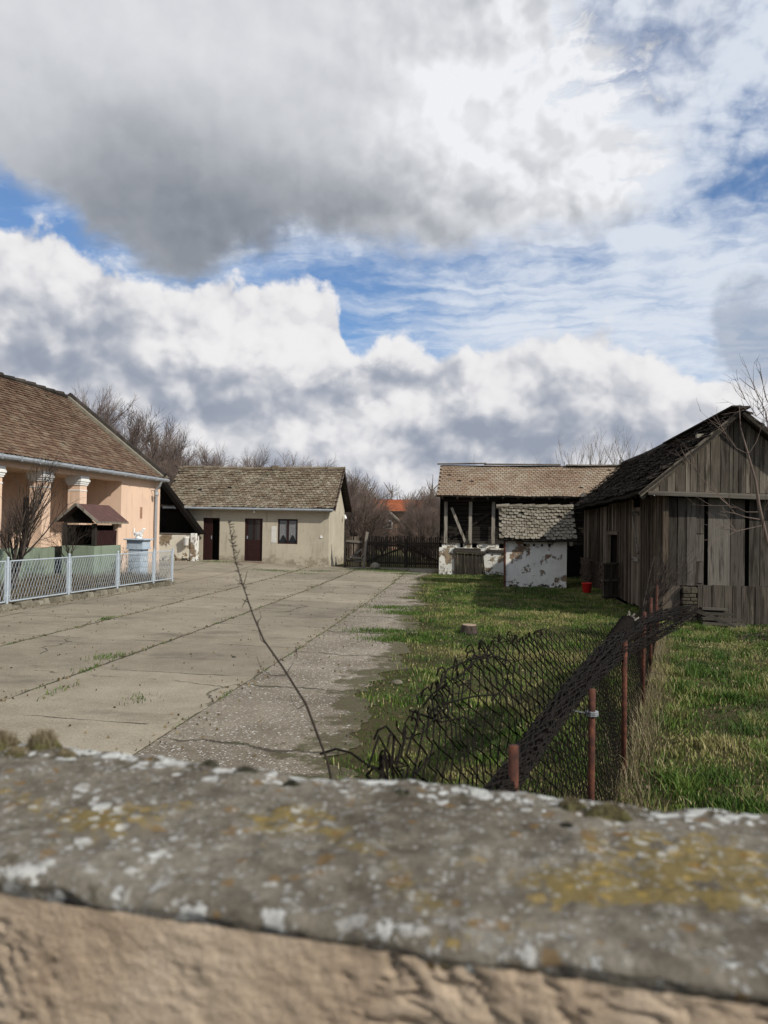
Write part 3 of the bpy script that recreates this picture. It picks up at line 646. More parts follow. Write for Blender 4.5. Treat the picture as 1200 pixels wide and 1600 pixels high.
# ============================================================ PEACH HOUSE
HX=-12.
house=thing('peach_house','long peach rendered house with a columned veranda and old brown tiled roof','house',(HX,27.1,0))
mb=MB(); Y0=8.
mb.box(-19.4,-13.9,Y0,27.1,0,3.4)                                   # body
mb.box(-13.9,-12,24.06,27.1,1.0,3.4)                              # end room
mb.box(-12.38,-12.0,Y0,24.057,3.2,3.4)                            # beam over the columns
mb.box(-13.9,-12.38,Y0,24.057,3.26,3.4)                           # veranda ceiling
wall=mb.build('wall',MT['peach'],house)
mb=MB(); mb.box(-13.9,-11.985,24.05,27.1,0,.997); mb.build('plinth',MT['peach_light'],house)
mb=MB(); mb.box(-12.3,-12.02,Y0,24.04,0,1.12); mb.box(-13.9,-12.3,Y0,24.04,0,.5); mb.build('parapet',MT['green'],house)
for y1 in (21.84,19.9,17.74,15.6,13.45,11.3):
    mb=MB(); mb.box(-12.38,-12.0,y1-.40,y1,1.12,2.93); c_=mb.build('column',MT['peach'],house)
    mb=MB(); 
    for i,(e,z0,z1) in enumerate(((.012,2.76,2.79),(.025,2.93,2.98),(.045,2.98,3.04),(.07,3.04,3.10),(.05,3.10,3.197))): mb.box(-12.38-e,-12.0+e,y1-.40-e,y1+e,z0,z1,.5)
    mb.build('capital',MT['white'],c_)
RE=Vector((-11.76,Y0,3.47)); sl_=Vector((-3.80,0,2.98)); Ls=sl_.length; Nn=Vector((2.98,0,3.80))
sagf=lambda u,v:-.05*math.sin(math.pi*min(max(v,0),1))+.035*math.sin(u*17)*v
mb=MB(); slab(mb,RE,(0,1,0),sl_,19.1,Ls,Nn,.10,sagf,24)
slab(mb,Vector((-19.7,Y0,3.3)),(0,1,0),(4.15,0,3.10),19.1,Vector((4.15,0,3.10)).length,(-3.10,0,4.15),.1)
mb.prism([(-19.3,27.1,3.4),(-12.2,27.1,3.4),(-15.6,27.1,6.2)],(0,-.2,0)); 
roof=mb.build('roof',MT['mortar'],house)
mb=MB(); tile_roof(mb,RE+Vector((0,4,0)),(0,1,0),sl_,15.0,Ls-.03,.19,.155,Nn,.013,.015,.5,.002,sag=lambda u,v:sagf((u*15.0+4)/19.45,v))
mb.build('roof_tiles',MT['tile_house'],roof)
mb=MB()  # ridge caps and the raised verge at the far gable
for i in range(25):
    y=12+i*.6; mb.tube([RE+sl_+Vector((0,y-Y0,.02+random.uniform(-.02,.02)+sagf((y-Y0)/19.45,1))),RE+sl_+Vector((0,y-Y0+.62,.05+random.uniform(-.02,.02)+sagf((y-Y0)/19.45,1)))],[.10,.115],7,random.random()*.5)
for i in range(16):
    a=RE+Vector((0,18.92,.10))+sl_*(i/16.); b_=RE+Vector((0,18.92,.13))+sl_*((i+1.08)/16.); mb.tube([b_,a],[.10,.12],7,random.random()*.4)
mb.build('ridge_tile',MT['tile_shed'],roof)
mb=MB(); mb.beam(RE+Vector((0,18.72,.04)),RE+Vector((0,18.72,.04))+sl_,.17,.12); mb.beam(RE+Vector((0,19.08,-.06)),RE+Vector((0,19.08,-.06))+sl_,.06,.28)
mb.build('verge',MT['mortar'],roof)
mb=MB()
for i in range(10): mb.tube([(-11.71,Y0+i*1.915,3.41),(-11.71,Y0+(i+1)*1.915,3.405)],.062,8,.5)
for i in range(23): mb.box(-11.80,-11.64,Y0+.4+i*.8,Y0+.43+i*.8,3.34,3.48,.2)
mb.box(-11.99,-11.77,Y0,27.08,3.345,3.375)
mb.build('gutter',MT['zinc'],house)
mb=MB(); mb.tube([(-11.72,26.55,3.36),(-11.80,26.58,3.18),(-11.92,26.6,3.05),(-11.93,26.6,.1)],.055,8)
for z in(.9,1.9,2.8): mb.lathe((-11.93,26.6,z),[(.066,-.02),(.066,.02)],10)
mb.build('downpipe',MT['zinc'],house)
mb=MB(); mb.box(-12.02,-11.992,25.42,25.67,1.93,2.42); nm=mb.build('niche',MT['peach'],house)
mb=MB(); mb.box(-12.001,-11.988,25.46,25.63,1.98,2.38); mb.build('opening',m_paint('niche_shade',(.30,.17,.11),.9,.1),nm)
mb=MB(); mb.box(-13.91,-13.87,18.5,19.3,1.5,2.7); wd=mb.build('window',MT['maroon'],house)
mb=MB(); mb.box(-13.88,-13.855,18.57,18.87,1.57,2.63); mb.box(-13.88,-13.855,18.93,19.23,1.57,2.63); mb.build('pane',MT['glass'],wd)
mb=MB(); mb.box(-13.91,-13.87,21.6,22.4,.5,2.55); dr=mb.build('door',MT['maroon'],house)
mb=MB(); mb.box(-13.875,-13.85,21.68,22.32,1.5,2.45); mb.build('pane',MT['glass'],dr)
mb=MB(); mb.tube([(-12.0,26.33,3.0),(-11.86,26.33,3.02),(-11.80,26.33,2.97)],.015,6); mb.lathe((-11.80,26.33,2.80),[(.02,.17),(.075,.13),(.085,.05),(.06,.0)],12)
lm=mb.build('wall_lamp',MT['zinc'],house); 
# cellar porch beside the house
porch=thing('cellar_porch','small gabled cellar porch with maroon roof and green base beside the veranda','porch',(-11.2,20.7,0))
PX0,PX1,PY0,PY1=-11.70,-10.72,20.0,21.55
mb=MB(); mb.box(PX0,PX1,PY0,PY1,0,1.17); mb.build('base',MT['green'],porch,bevel=.015)
for (x,y,m_) in((PX0+.05,PY0+.06,'dark_v'),(PX1-.05,PY0+.06,'dark_v'),(PX1-.09,PY1-.12,'peach')):
    mb=MB(); q=.05 if m_=='dark_v' else .10; mb.box(x-q,x+q,y-q,y+q,1.17,1.79); mb.build('post',MT[m_],porch)
mb=MB(); mb.box(PX1-.06,PX1-.03,PY0+.12,PY1-.24,1.172,1.60)
for i in range(9): y=PY0+.14+i*.14; mb.beam((PX1-.022,y,1.18),(PX1-.022,min(y+.3,PY1-.26),1.60),.02,.012,up=(1,0,0))
mb.build('lattice_panel',MT['maroon'],porch)
mb=MB(); mb.box(PX0+.1,PX0+.13,PY0+.1,PY1-.1,1.172,1.75); mb.box(PX0+.14,PX1-.12,PY1-.3,PY1-.26,1.172,1.75); mb.build('shade_panel',MT['dark'],porch)  # near-black panels stand in for the shade inside the porch
mb=MB(); ap=(-11.2,2.34); eR=(-10.58,1.86); eL=(-11.80,1.86)
for (ex_,ez) in(eR,eL):
    mb.hexa([(ex_,19.85,ez-.03),(ap[0],19.85,ap[1]-.03),(ap[0],21.7,ap[1]-.03),(ex_,21.7,ez-.03),(ex_,19.85,ez),(ap[0],19.85,ap[1]),(ap[0],21.7,ap[1]),(ex_,21.7,ez)] if ex_<ap[0] else
            [(ap[0],19.85,ap[1]-.03),(ex_,19.85,ez-.03),(ex_,21.7,ez-.03),(ap[0],21.7,ap[1]-.03),(ap[0],19.85,ap[1]),(ex_,19.85,ez),(ex_,21.7,ez),(ap[0],21.7,ap[1])],.5)
pr=mb.build('roof',MT['maroon_sheet'],porch)
mb=MB(); mb.beam((-10.56,19.83,1.83),(-11.2,19.83,2.33),.02,.07); mb.beam((-11.82,19.83,1.83),(-11.2,19.83,2.33),.02,.07); mb.box(-10.60,-10.57,19.86,21.7,1.80,1.855); mb.build('barge_board',MT['post'],pr)
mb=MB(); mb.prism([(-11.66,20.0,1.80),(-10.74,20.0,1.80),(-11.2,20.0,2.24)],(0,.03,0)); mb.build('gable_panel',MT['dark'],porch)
# pedestal and little figure on it
ped=thing('pedestal','pale blue masonry pedestal with capped top behind the white fence','pedestal',(-10.6,22.45,0))
mb=MB(); mb.box(-10.80,-10.40,22.2,22.7,0,1.02); mb.box(-10.88,-10.32,22.16,22.74,1.02,1.06)
for i in range(5):
    for s_ in(-1,1): mb.box(-10.6+.205*s_-.01,-10.6+.205*s_+.01,22.22,22.68,.08+i*.19,.24+i*.19)
    mb.box(-10.79,-10.41,22.19,22.2,.08+i*.19,.24+i*.19)
mb.build('shaft',MT['bluestone'],ped,bevel=.01)
mb=MB(); mb.box(-10.86,-10.34,22.18,22.72,1.06,1.30); mb.box(-10.93,-10.27,22.1,22.8,1.30,1.345); mb.build('cap',MT['bluestone'],ped,bevel=.012)
orn=MB(); c0=Vector((-10.6,22.45,1.345))
orn.lathe(c0,[(.11,0),(.10,.04),(.05,.06),(.05,.09)],12)
def skinny(pts): orn.tube([c0+Vector(p[:3]) for p in pts],[p[3] for p in pts],8)
skinny([(-.13,-.02,.10,.02),(-.10,-.02,.14,.055),(.0,0,.15,.06),(.09,0,.18,.05),(.12,0,.25,.035),(.16,0,.30,.04),(.21,0,.29,.018)])
skinny([(-.12,0,.13,.03),(-.17,0,.20,.025),(-.14,0,.29,.02),(-.19,0,.33,.008)])
for q in((-.09,.04),(-.09,-.04),(.08,.04),(.08,-.04)): skinny([(q[0],q[1],.14,.022),(q[0]+.02,q[1],.05,.016)])
tag(orn.build('stone_figure',MT['white'],None,True),'small weathered white animal figure standing on the pale blue pedestal','figurine')
# ============================================================ WHITE FENCE
fen=thing('garden_fence','white painted steel garden fence of diamond mesh panels along the concrete yard','fence',(-9.8,14.8,0))
fy=[6.2,8.35,10.5,12.65,14.8,17.0,19.2,21.15,22.35]
def clipseg(a,b_,x0,x1,z0,z1):
    (ax,azz),(bx_,bz)=a,b_; t0,t1=0,1; dx,dz=bx_-ax,bz-azz
    for p,q in((-dx,ax-x0),(dx,x1-ax),(-dz,azz-z0),(dz,z1-azz)):
        if p==0:
            if q<0: return None
        else:
            r_=q/p
            if p<0: t0=max(t0,r_)
            else: t1=min(t1,r_)
    return None if t0>=t1 else ((ax+dx*t0,azz+dz*t0),(ax+dx*t1,azz+dz*t1))
for i,y in enumerate(fy):
    x=float(fence_x(y)); mb=MB(); mb.tube([(x,y,0),(x,y,1.06)],.028,8); mb.lathe((x,y,1.06),[(.034,0),(.03,.02),(.01,.03)],8); mb.build('post',MT['whitemetal'],fen)
    if i+1<len(fy):
        a=Vector((x,y,0)); b_=Vector((float(fence_x(fy[i+1])),fy[i+1],0)); d=(b_-a); L=d.length; d.normalize(); s0,s1=.075,L-.075
        z0,z1=.16,1.0
        P=lambda s_,z,o=0:(a+d*s_+Vector((0,0,z)))
        mb=MB()
        for q in((s0,z0,s1,z0),(s0,z1,s1,z1),(s0,z0,s0,z1),(s1,z0,s1,z1)): mb.beam(P(q[0],q[1]),P(q[2],q[3]),.025,.025,up=(1,0,0))
        for z in(z0+.12,z1-.12): mb.beam(P(0,z),P(s0,z),.02,.02,up=(1,0,0)); mb.beam(P(s1,z),P(L,z),.02,.02,up=(1,0,0))
        fr=mb.build('panel_frame',MT['whitemetal'],fen)
        mb=MB(); H_=z1-z0; run=.40; st=.105; k=-int(run/st)-1
        while k*st<L:
            for (u0,u1,dx_) in((k*st,k*st+run,.004),(k*st+run,k*st,-.004)):
                c_=clipseg((u0,z0),(u1,z1),s0,s1,z0,z1)
                if c_: mb.beam(P(*c_[0])+Vector((dx_,0,0)),P(*c_[1])+Vector((dx_,0,0)),.003,.0075,up=(1,0,0))
            k+=1
        mb.build('mesh',MT['whitemetal'],fr)
cb=MB()
y=6.
while y<22.45:
    l=random.uniform(.18,.5); x=float(fence_x(y)); h=random.uniform(.07,.12)
    cb.hexa([(x-.13,y,-.02),(x+.12+random.uniform(-.02,.02),y,-.02),(x+.12,y+l,-.02),(x-.13,y+l,-.02),(x-.12,y+.01,h),(x+.10+random.uniform(-.03,.01),y+.01,h),(x+.09,y+l-.015,h+random.uniform(-.02,.02)),(x-.12,y+l-.015,h)],random.random()*.7)
    y+=l
tag(cb.build('stone_kerb',MT['rubble'],None,bevel=.012),'low mossy stone kerb under the white garden fence','kerb')
# ============================================================ LEAN-TO, STONE WALL, BUCKET
lt=thing('lean_to','black open lean-to roof sloping down behind the peach house corner','lean-to',(-13.2,32.2,.2))
ly0,ly1=32.35,33.05
a=Vector(at(247,747,y=ly0)); b_=Vector(at(313,834,y=ly0)); d=b_-a; nn=Vector((-d.z,0,d.x)); nn=nn if nn.z>0 else -nn
a-=d*.35
mb=MB(); slab(mb,a,(0,1,0),b_-a,ly1-ly0,(b_-a).length,nn,.05); rf=mb.build('roof',MT['dark'],lt)
mb=MB(); mb.beam(a+Vector((0,-.03,-.03)),b_+Vector((0,-.03,-.03)),.03,.16); mb.beam(a+Vector((0,.5,-.14)),b_+Vector((-.15,.5,.05)),.06,.09)
mb.beam(a+d*.5+Vector((0,.2,-.25)),b_+Vector((-.35,.2,-.02)),.04,.05); mb.build('rafter',MT['lath'],rf)
mb=MB(); mb.prism([(a.x,32.98,1.35),(b_.x-.1,32.98,1.35),(b_.x-.1,32.98,b_.z-.03),(a.x,32.98,a.z-.05)],(0,.03,0)); mb.build('shade_filling',MT['dark'],lt)  # black filling under the roof, interior shade painted as a sheet
sw0=at(247,875,z=.19); 
sw=thing('stone_wall','low whitewashed rubble wall crumbling under the black lean-to','wall',(-13.3,32.4,.2))
xr=at(306,870,y=32.2)[0]
mb=MB(); mb.box(-17,xr-.25,32.2,32.5,0,1.32); mb.build('masonry',MT['stonewall'],sw,bevel=.03)
mb=MB(); mb.box(xr-.247,xr,32.15,32.55,0,1.40); mb.build('pier',MT['limewash'],sw,bevel=.02)
mb=MB(); mb.beam((-17,32.35,1.37),(xr-.26,32.35,1.36),.3,.07); mb.build('timber_plate',MT['wood_x'],sw)
p=at(291,846,y=32.1); mb=MB(); mb.lathe((p[0],32.06,p[2]-.18),[(.09,0),(.11,.02),(.13,.34),(.14,.35),(.14,.37),(.12,.37),(.10,.1)],16); 
bk=mb.build('white_bucket',MT['white'],None,True); tag(bk,'white plastic bucket hanging on the low stone wall','bucket')
# ============================================================ OUTBUILDING
OX0,OX1,OY0,OY1=-14.2,-6.87,33.2,36.9; ZG=.0
ob=thing('rendered_outbuilding','low beige rendered outbuilding with two maroon doors and lichened tiled roof','outbuilding',(-10.5,33.2,0))
def wall_with_holes(mb,x0,x1,z0,z1,y,th,holes):
    xs=sorted({x0,x1,*[h[0] for h in holes],*[h[1] for h in holes]})
    for a_,b2 in zip(xs[:-1],xs[1:]):
        hs=[h for h in holes if h[0]<=a_+1e-6 and h[1]>=b2-1e-6]
        zz=z0
        for h in sorted(hs,key=lambda h:h[2]):
            if h[2]>zz+1e-6: mb.box(a_,b2,y,y+th,zz,h[2])
            zz=h[3]
        if zz<z1-1e-6: mb.box(a_,b2,y,y+th,zz,z1)
def wx(px,py,y): q=at(px,py,y=y); return q[0],q[2]
d1=(wx(317,840,33.2)[0],wx(343,840,33.2)[0],.20,2.10); d2=(wx(382,840,33.2)[0],wx(410,840,33.2)[0],.20,2.10)
wn=(wx(434,830,33.2)[0],wx(465,830,33.2)[0],wx(450,850,33.2)[1],wx(450,811,33.2)[1])
mb=MB(); wall_with_holes(mb,OX0,OX1,-.02,2.62,OY0,.25,[d1,d2,wn])
mb.box(OX1-.25,OX1,OY0+.25,OY1,-.02,2.62); mb.box(OX0,OX0+.25,OY0+.25,OY1,-.02,2.62); mb.box(OX0+.25,OX1-.25,OY1-.25,OY1,-.02,2.62)
for (x_) in (OX1-.2,OX0):
    mb.prism([(x_,OY0+.55,2.62),(x_,OY1,2.62),(x_,(OY0+OY1)/2,4.30),(x_,OY0+.55,3.0)],(.2,0,0))
mb.build('wall',MT['cream'],ob)
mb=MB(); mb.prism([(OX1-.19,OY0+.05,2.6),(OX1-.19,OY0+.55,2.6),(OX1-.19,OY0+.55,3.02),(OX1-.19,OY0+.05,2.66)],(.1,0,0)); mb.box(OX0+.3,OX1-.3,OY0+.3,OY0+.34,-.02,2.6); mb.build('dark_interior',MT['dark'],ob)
EO=Vector((-14.55,32.92,2.56)); sv=Vector((0,2.13,1.92)); sn=Vector((0,-1.92,2.13)); LR=7.98
sg=lambda u,v:-.03*math.sin(math.pi*u)*v-.02*math.sin(u*11+v*3)-.025*math.sin(math.pi*v)
mb=MB(); slab(mb,EO,(1,0,0),sv,LR,sv.length,sn,.07,sg,16); slab(mb,Vector((-14.55,37.2,2.56)),(1,0,0),(0,-2.13,1.92),LR,sv.length,(0,1.92,2.13),.07,None,1)
rf=mb.build('roof',MT['dark_x'],ob)
mb=MB(); tile_roof(mb,EO,(1,0,0),sv,LR,sv.length,.185,.16,sn,.014,.017,.9,.006,sag=sg); mb.build('roof_tiles',MT['tile_out'],rf)
mb=MB()
for i in range(20):
    mb.tube([EO+sv+Vector((i*.4,0,.0+sg(i/20,1)+random.uniform(-.012,.012))),EO+sv+Vector((i*.4+.43,0,.02+sg(i/20,1)+random.uniform(-.012,.012)))],[.085,.095],7,random.random())
mb.build('ridge_tile',MT['tile_out'],rf)
mb=MB(); q=EO+Vector((LR+.015,-.02,-.05)); mb.beam(q,q+sv+Vector((0,.03,0)),.025,.17); q2=Vector((q.x,37.2,2.51)); mb.beam(q2,q+sv,.025,.17)
mb.beam(q+Vector((-.2,.05,-.06)),q+Vector((-.2,.05,-.06))+sv,.08,.1); mb.build('barge_board',MT['maroon'],rf)
mb=MB(); mb.box(-10.02,-9.70,34.95,35.2,4.42,4.60,.2); mb.build('chimney',MT['tile_out'],rf)
mb=MB(); mb.tube([(-14.4,32.86,2.53),(-10.5,32.86,2.515),(-6.62,32.86,2.50)],.055,8); mb.box(-14.4,-6.62,32.93,33.195,2.50,2.53); mb.build('gutter',MT['zinc'],ob)
for h in(d1,d2):
    mb=MB(); x0,x1,z0,z1=h; w_=x1-x0
    mb.box(x0,x0+.06,33.24,33.32,z0,z1); mb.box(x1-.06,x1,33.24,33.32,z0,z1); mb.box(x0+.06,x1-.06,33.24,33.32,z1-.06,z1)
    if h is d1: mb.box(x0+.06,x0+.42,33.27,33.31,z0+.02,z1-.06)
    else:
        mb.box(x0+.06,x1-.06,33.27,33.31,z0+.02,z0+.95)
        mb.box(x0+.06,x0+.14,33.27,33.31,z0+.95,z1-.06); mb.box(x1-.14,x1-.06,33.27,33.31,z0+.95,z1-.06); mb.box(x0+w_/2-.03,x0+w_/2+.03,33.27,33.31,z0+.95,z1-.06)
        mb.box(x0+.14,x1-.14,33.26,33.275,z0+.15,z0+.42); mb.box(x0+.14,x1-.14,33.26,33.275,z0+.5,z0+.85)
    dr=mb.build('door',MT['maroon'],ob)
    if h is d1: dr['label']='maroon door standing half open'
    else:
        mb=MB(); mb.box(x0+.14,x0+w_/2-.03,33.285,33.295,z0+.95,z1-.06); mb.box(x0+w_/2+.03,x1-.14,33.285,33.295,z0+.95,z1-.06); mb.build('pane',MT['glass'],dr)
    mb=MB(); mb.box(x0+.09,x0+.13,33.25,33.27,z0+.98,z0+1.12) if h is not d1 else mb.box(x0+.36,x0+.40,33.25,33.27,z0+.95,z0+1.1); mb.build('handle',MT['zinc'],dr)
x0,x1,z0,z1=wn; mb=MB(); f_=.055
mb.box(x0,x1,33.22,33.30,z0,z0+f_); mb.box(x0,x1,33.22,33.30,z1-f_,z1); mb.box(x0,x0+f_,33.22,33.30,z0+f_,z1-f_); mb.box(x1-f_,x1,33.22,33.30,z0+f_,z1-f_); mb.box((x0+x1)/2-.04,(x0+x1)/2+.04,33.215,33.295,z0+f_,z1-f_)
wd=mb.build('window',MT['maroon'],ob)
mb=MB(); mb.box(x0+f_,x1-f_,33.265,33.272,z0+f_,z1-f_); mb.build('pane',MT['glass'],wd)
for (a_,b2,sg_) in((x0+f_+.02,(x0+x1)/2-.05,1),((x0+x1)/2+.05,x1-f_-.02,-1)):
    mb=MB(); n=9
    for i in range(n):
        u0=a_+(b2-a_)*i/n;u1=a_+(b2-a_)*(i+1)/n; k=i/n if sg_>0 else 1-i/n; zb=z0+.28+.28*abs(2*(i+.5)/n-1)**1.5*(-1)+.12
        mb.box(u0,u1,33.252+.006*(i%2),33.258+.006*(i%2),max(z0+.12,zb),z1-f_-.02)
    mb.build('curtain',MT['curtain'],wd)
pt0=wx(424,822,33.19); pt1=wx(432,848,33.19); mb=MB(); mb.box(pt0[0],pt1[0],33.188,33.2,pt1[1],pt0[1]); mb.build('whitewash_patch',m_paint('pale_render_patch',(.55,.54,.50),.9,.1,6),ob)
lp=wx(397,800,33.12); mb=MB(); mb.lathe((lp[0],33.14,lp[1]-.05),[(.02,0),(.055,.03),(.06,.07),(.03,.12),(.03,.14)],12); mb.build('lamp',MT['lampglass'],ob,True)
lp=wx(502,839,33.18); mb=MB(); mb.prism([(lp[0]-.07,33.17,lp[1]-.05),(lp[0]+.07,33.17,lp[1]-.05),(lp[0]-.02,33.17,lp[1]+.09)],(0,.03,0)); mb.build('wall_bracket',MT['white'],ob)
p=at(540,806,y=36.4); mb=MB(); mb.tube([(OX1,36.3,2.3),(p[0],36.3,2.36)],.015,6); mb.lathe((p[0],36.3,2.14),[(.03,0),(.07,.04),(.075,.10),(.03,.17),(.03,.2)],12); mb.build('lamp',MT['lampglass'],ob,True)
st=MB(); st.box(d2[0]-.2,d2[1]+.05,32.75,33.19,.0,.17+.02); tag(st.build('door_step',m_paint('brown_step',(.16,.11,.085),.9,.15),None,bevel=.015),'brown concrete step below the closed maroon door','step')
# ============================================================ GATE
gt=thing('timber_gate','double yard gate of dark vertical pickets with diagonal braces','gate',(-3.5,33.4,0))
def pickets(mb,x0,x1,y,z0,z1,w,gapm,jit=.05,tint=None):
    x=x0
    while x<x1-.03:
        ww=w*random.uniform(.75,1.25); h=z1+random.uniform(-jit,jit); tl=random.uniform(-.015,.015)
        mb.hexa([(x,y,z0),(x+ww,y,z0),(x+ww,y+.02,z0),(x,y+.02,z0),(x+tl,y,h),(x+ww*.8+tl,y,h-random.uniform(0,.03)),(x+ww*.8+tl,y+.02,h),(x+tl,y+.02,h)],random.random() if tint is None else tint)
        x+=ww+gapm*random.uniform(.3,1.7)
gy=33.4
gx0,gx1=at(573,860,y=gy)[0],at(692,860,y=gy)[0]; gm=at(634,860,y=gy)[0]
zt=at(600,838,y=gy)[2]
for (a_,b2,s_) in((gx0,gm-.02,1),(gm+.02,gx1,-1)):
    mb=MB(); pickets(mb,a_,b2,gy,.07,zt,.062,.028); lf=mb.build('gate_leaf',MT['dark_v'],gt)
    mb=MB(); mb.beam((a_,gy-.03,.22),(b2,gy-.03,.24),.03,.09); mb.beam((a_,gy-.03,1.05),(b2,gy-.03,.98),.03,.09); mb.beam((a_,gy-.03,zt-.28),(b2,gy-.03,zt-.28),.03,.08)
    mb.beam((a_ if s_>0 else b2,gy-.06,.28),(b2 if s_>0 else a_,gy-.06,.96),.03,.08); mb.build('brace',MT['dark_x'],lf)
mb=MB(); mb.box(gm-.06,gm+.06,gy-.09,gy-.06,.05,1.3); mb.build('gate_post',MT['dark_v'],gt)
mb=MB(); a=Vector(at(569,884,z=.03)); a.y=gy; mb.beam((at(568,885,y=gy)[0],gy-.05,0),(at(574,831,y=gy)[0],gy-.05,at(574,831,y=gy)[2]),.11,.11,up=(0,1,0)); mb.build('gate_post',MT['post'],gt)
wk=thing('picket_wicket','small brown picket wicket gate between the beige outbuilding and the leaning grey post','gate',(-5.9,33.5,0))
w0,w1=at(538,860,y=gy)[0],at(566,860,y=gy)[0]
mb=MB(); pickets(mb,w0,w1,gy+.1,.05,at(550,838,y=gy)[2],.07,.03,.05); mb.build('pickets',MT['wood_v_brown'],wk)
mb=MB(); mb.beam((w0,gy+.07,1.18),(w1,gy+.07,1.13),.03,.1); mb.beam((w0+.2,gy+.06,.35),(w1,gy+.06,.85),.03,.07); mb.beam((w0+.25,gy+.07,.45),(w1,gy+.07,.42),.03,.08); mb.beam((w0+.3,gy+.07,.3),(w1,gy+.07,.28),.03,.06); mb.build('brace',MT['wood_x'],wk)
mb=MB(); mb.box(w0-.02,w0+.06,gy+.02,gy+.08,0,1.55); mb.build('post',MT['dark_v'],wk)
p=at(585,889,z=0); mb=MB(); mb.lathe((p[0],32.9,0),[(.2,0),(.22,.1),(.16,.22),(.06,.27)],7); tag(mb.build('boulder',MT['rubble'],None,True),'grey stone block lying at the foot of the dark gate','stone')
# ============================================================ FAR RED-ROOFED HOUSE
fh=thing('distant_house','distant brick house with orange tiled roof and arched attic window beyond the gate','house',(-6.3,60,0))
rz=at(620,781,y=63)[2]; X0=at(596,800,y=60)[0]-1.5; X1=at(672,800,y=60)[0]
mb=MB(); mb.box(X0,X1,60,66,0,2.9); mb.build('wall',MT['brick'],fh)
ez=3.0; sv=Vector((0,3.3,rz-ez)); mb=MB(); slab(mb,Vector((X0-.3,59.7,ez)),(1,0,0),sv,X1-X0+.6,sv.length,(0,-(rz-ez),3.3),.12); slab(mb,Vector((X0-.3,66.3,ez)),(1,0,0),(0,-3.3,rz-ez),X1-X0+.6,sv.length,(0,(rz-ez),3.3),.12); rf=mb.build('roof',MT['dark_x'],fh)
mb=MB(); tile_roof(mb,Vector((X0-.3,59.7,ez)),(1,0,0),sv,X1-X0+.6,sv.length,.3,.28,(0,-(rz-ez),3.3),.02,.02,.3); mb.build('roof_tiles',MT['tile_red'],rf)
gxa=at(592,812,y=58.6)[0]; gxb=at(621,812,y=58.6)[0]; gxm=(gxa+gxb)/2; gz_=at(605,799,y=58.6)[2]; ge=at(605,811,y=58.6)[2]-.1
mb=MB(); mb.box(gxa+.1,gxb-.1,58.6,60,0,ge); mb.prism([(gxa+.1,58.6,ge),(gxb-.1,58.6,ge),(gxm,58.6,gz_-.15)],(0,1.4,0)); mb.build('gable_front',MT['brick'],fh)
mb=MB(); mb.beam((gxa-.1,58.5,ge-.05),(gxm,58.5,gz_),.12,.14,up=(0,1,0)); mb.beam((gxb+.1,58.5,ge-.05),(gxm,58.5,gz_),.12,.14,up=(0,1,0)); mb.hexa([(gxa-.1,58.5,ge-.08),(gxm,58.5,gz_-.03),(gxm,62,gz_-.03),(gxa-.1,62,ge-.08),(gxa-.1,58.5,ge),(gxm,58.5,gz_+.05),(gxm,62,gz_+.05),(gxa-.1,62,ge)],.5); mb.hexa([(gxm,58.5,gz_-.03),(gxb+.1,58.5,ge-.08),(gxb+.1,62,ge-.08),(gxm,62,gz_-.03),(gxm,58.5,gz_+.05),(gxb+.1,58.5,ge),(gxb+.1,62,ge),(gxm,62,gz_+.05)],.5); mb.build('gable_trim',MT['post'],fh)
mb=MB(); mb.prism([(gxm-.35+.7*(i in(1,2)) if i<3 else gxm,58.55,0) for i in range(0)] or [(gxm-.36,58.56,ge-.65),(gxm+.36,58.56,ge-.65),(gxm+.36,58.56,ge-.2),(gxm+.2,58.56,ge+.02),(gxm,58.56,ge+.08),(gxm-.2,58.56,ge+.02),(gxm-.36,58.56,ge-.2)],(0,.03,0)); wd=mb.build('window',MT['white'],fh)
mb=MB(); mb.box(gxm-.28,gxm-.03,58.53,58.56,ge-.58,ge-.1); mb.box(gxm+.03,gxm+.28,58.53,58.56,ge-.58,ge-.1); mb.build('pane',MT['glass'],wd)
# ============================================================ OLD BARN (corn crib)
bn=thing('old_barn','long old barn with pale tiled roof, dark slatted loft and limewashed brick base','barn',(1,30.2,0))
BY=30.2; BX0,BX1=-1.82,5.4
mb=MB(); da,db=-1.18,-.10    # low doorway
wall_with_holes(mb,BX0,.9,-.02,1.05,BY,.4,[(da,db,-.02,.93)])
mb.box(BX0,BX0+.35,BY+.4,33.8,-.02,1.05)
mb.box(BX0+.1,-1.0,BY+.12,BY+.40,1.052,1.22); mb.box(-.9,-.55,BY+.10,BY+.40,1.052,1.25); mb.box(-.35,.5,BY+.10,BY+.40,1.052,1.24)
mb.build('base_wall',MT['barnbase'],bn)
mb=MB(); planks(mb,(da-.02,BY-.015,0),(1,0,0),.84,db-da-.02,.13,.03,ztop=lambda u:.85-.05*u,gap=.012,t=lambda u:random.uniform(.1,.5)); dr=mb.build('plank_door',MT['dark_v'],bn)
mb=MB(); mb.beam((da-.1,BY-.03,.93),(db+.1,BY-.03,.87),.10,.12); mb.beam((da-.05,BY-.05,1.0),(db-.1,BY-.02,.99),.06,.08); mb.beam((db+.1,BY+.0,.96),(.9,BY-.02,.93),.12,.10); mb.beam((da-.02,BY-.02,0),(da-.02,BY-.02,.9),.05,.07,up=(0,1,0)); mb.beam((db+.06,BY-.02,0),(db-.03,BY-.02,.85),.05,.07,up=(0,1,0)); mb.build('lintel',MT['dark_x'],bn)
for (x,b_,t_) in((-1.58,1.22,2.9),(-.62,1.22,2.9),(.27,1.22,2.88),(3.25,1.05,2.9)):
    mb=MB(); mb.box(x-.065,x+.065,BY+.05,BY+.17,b_,t_,random.random()); mb.build('post',MT['post'],bn)
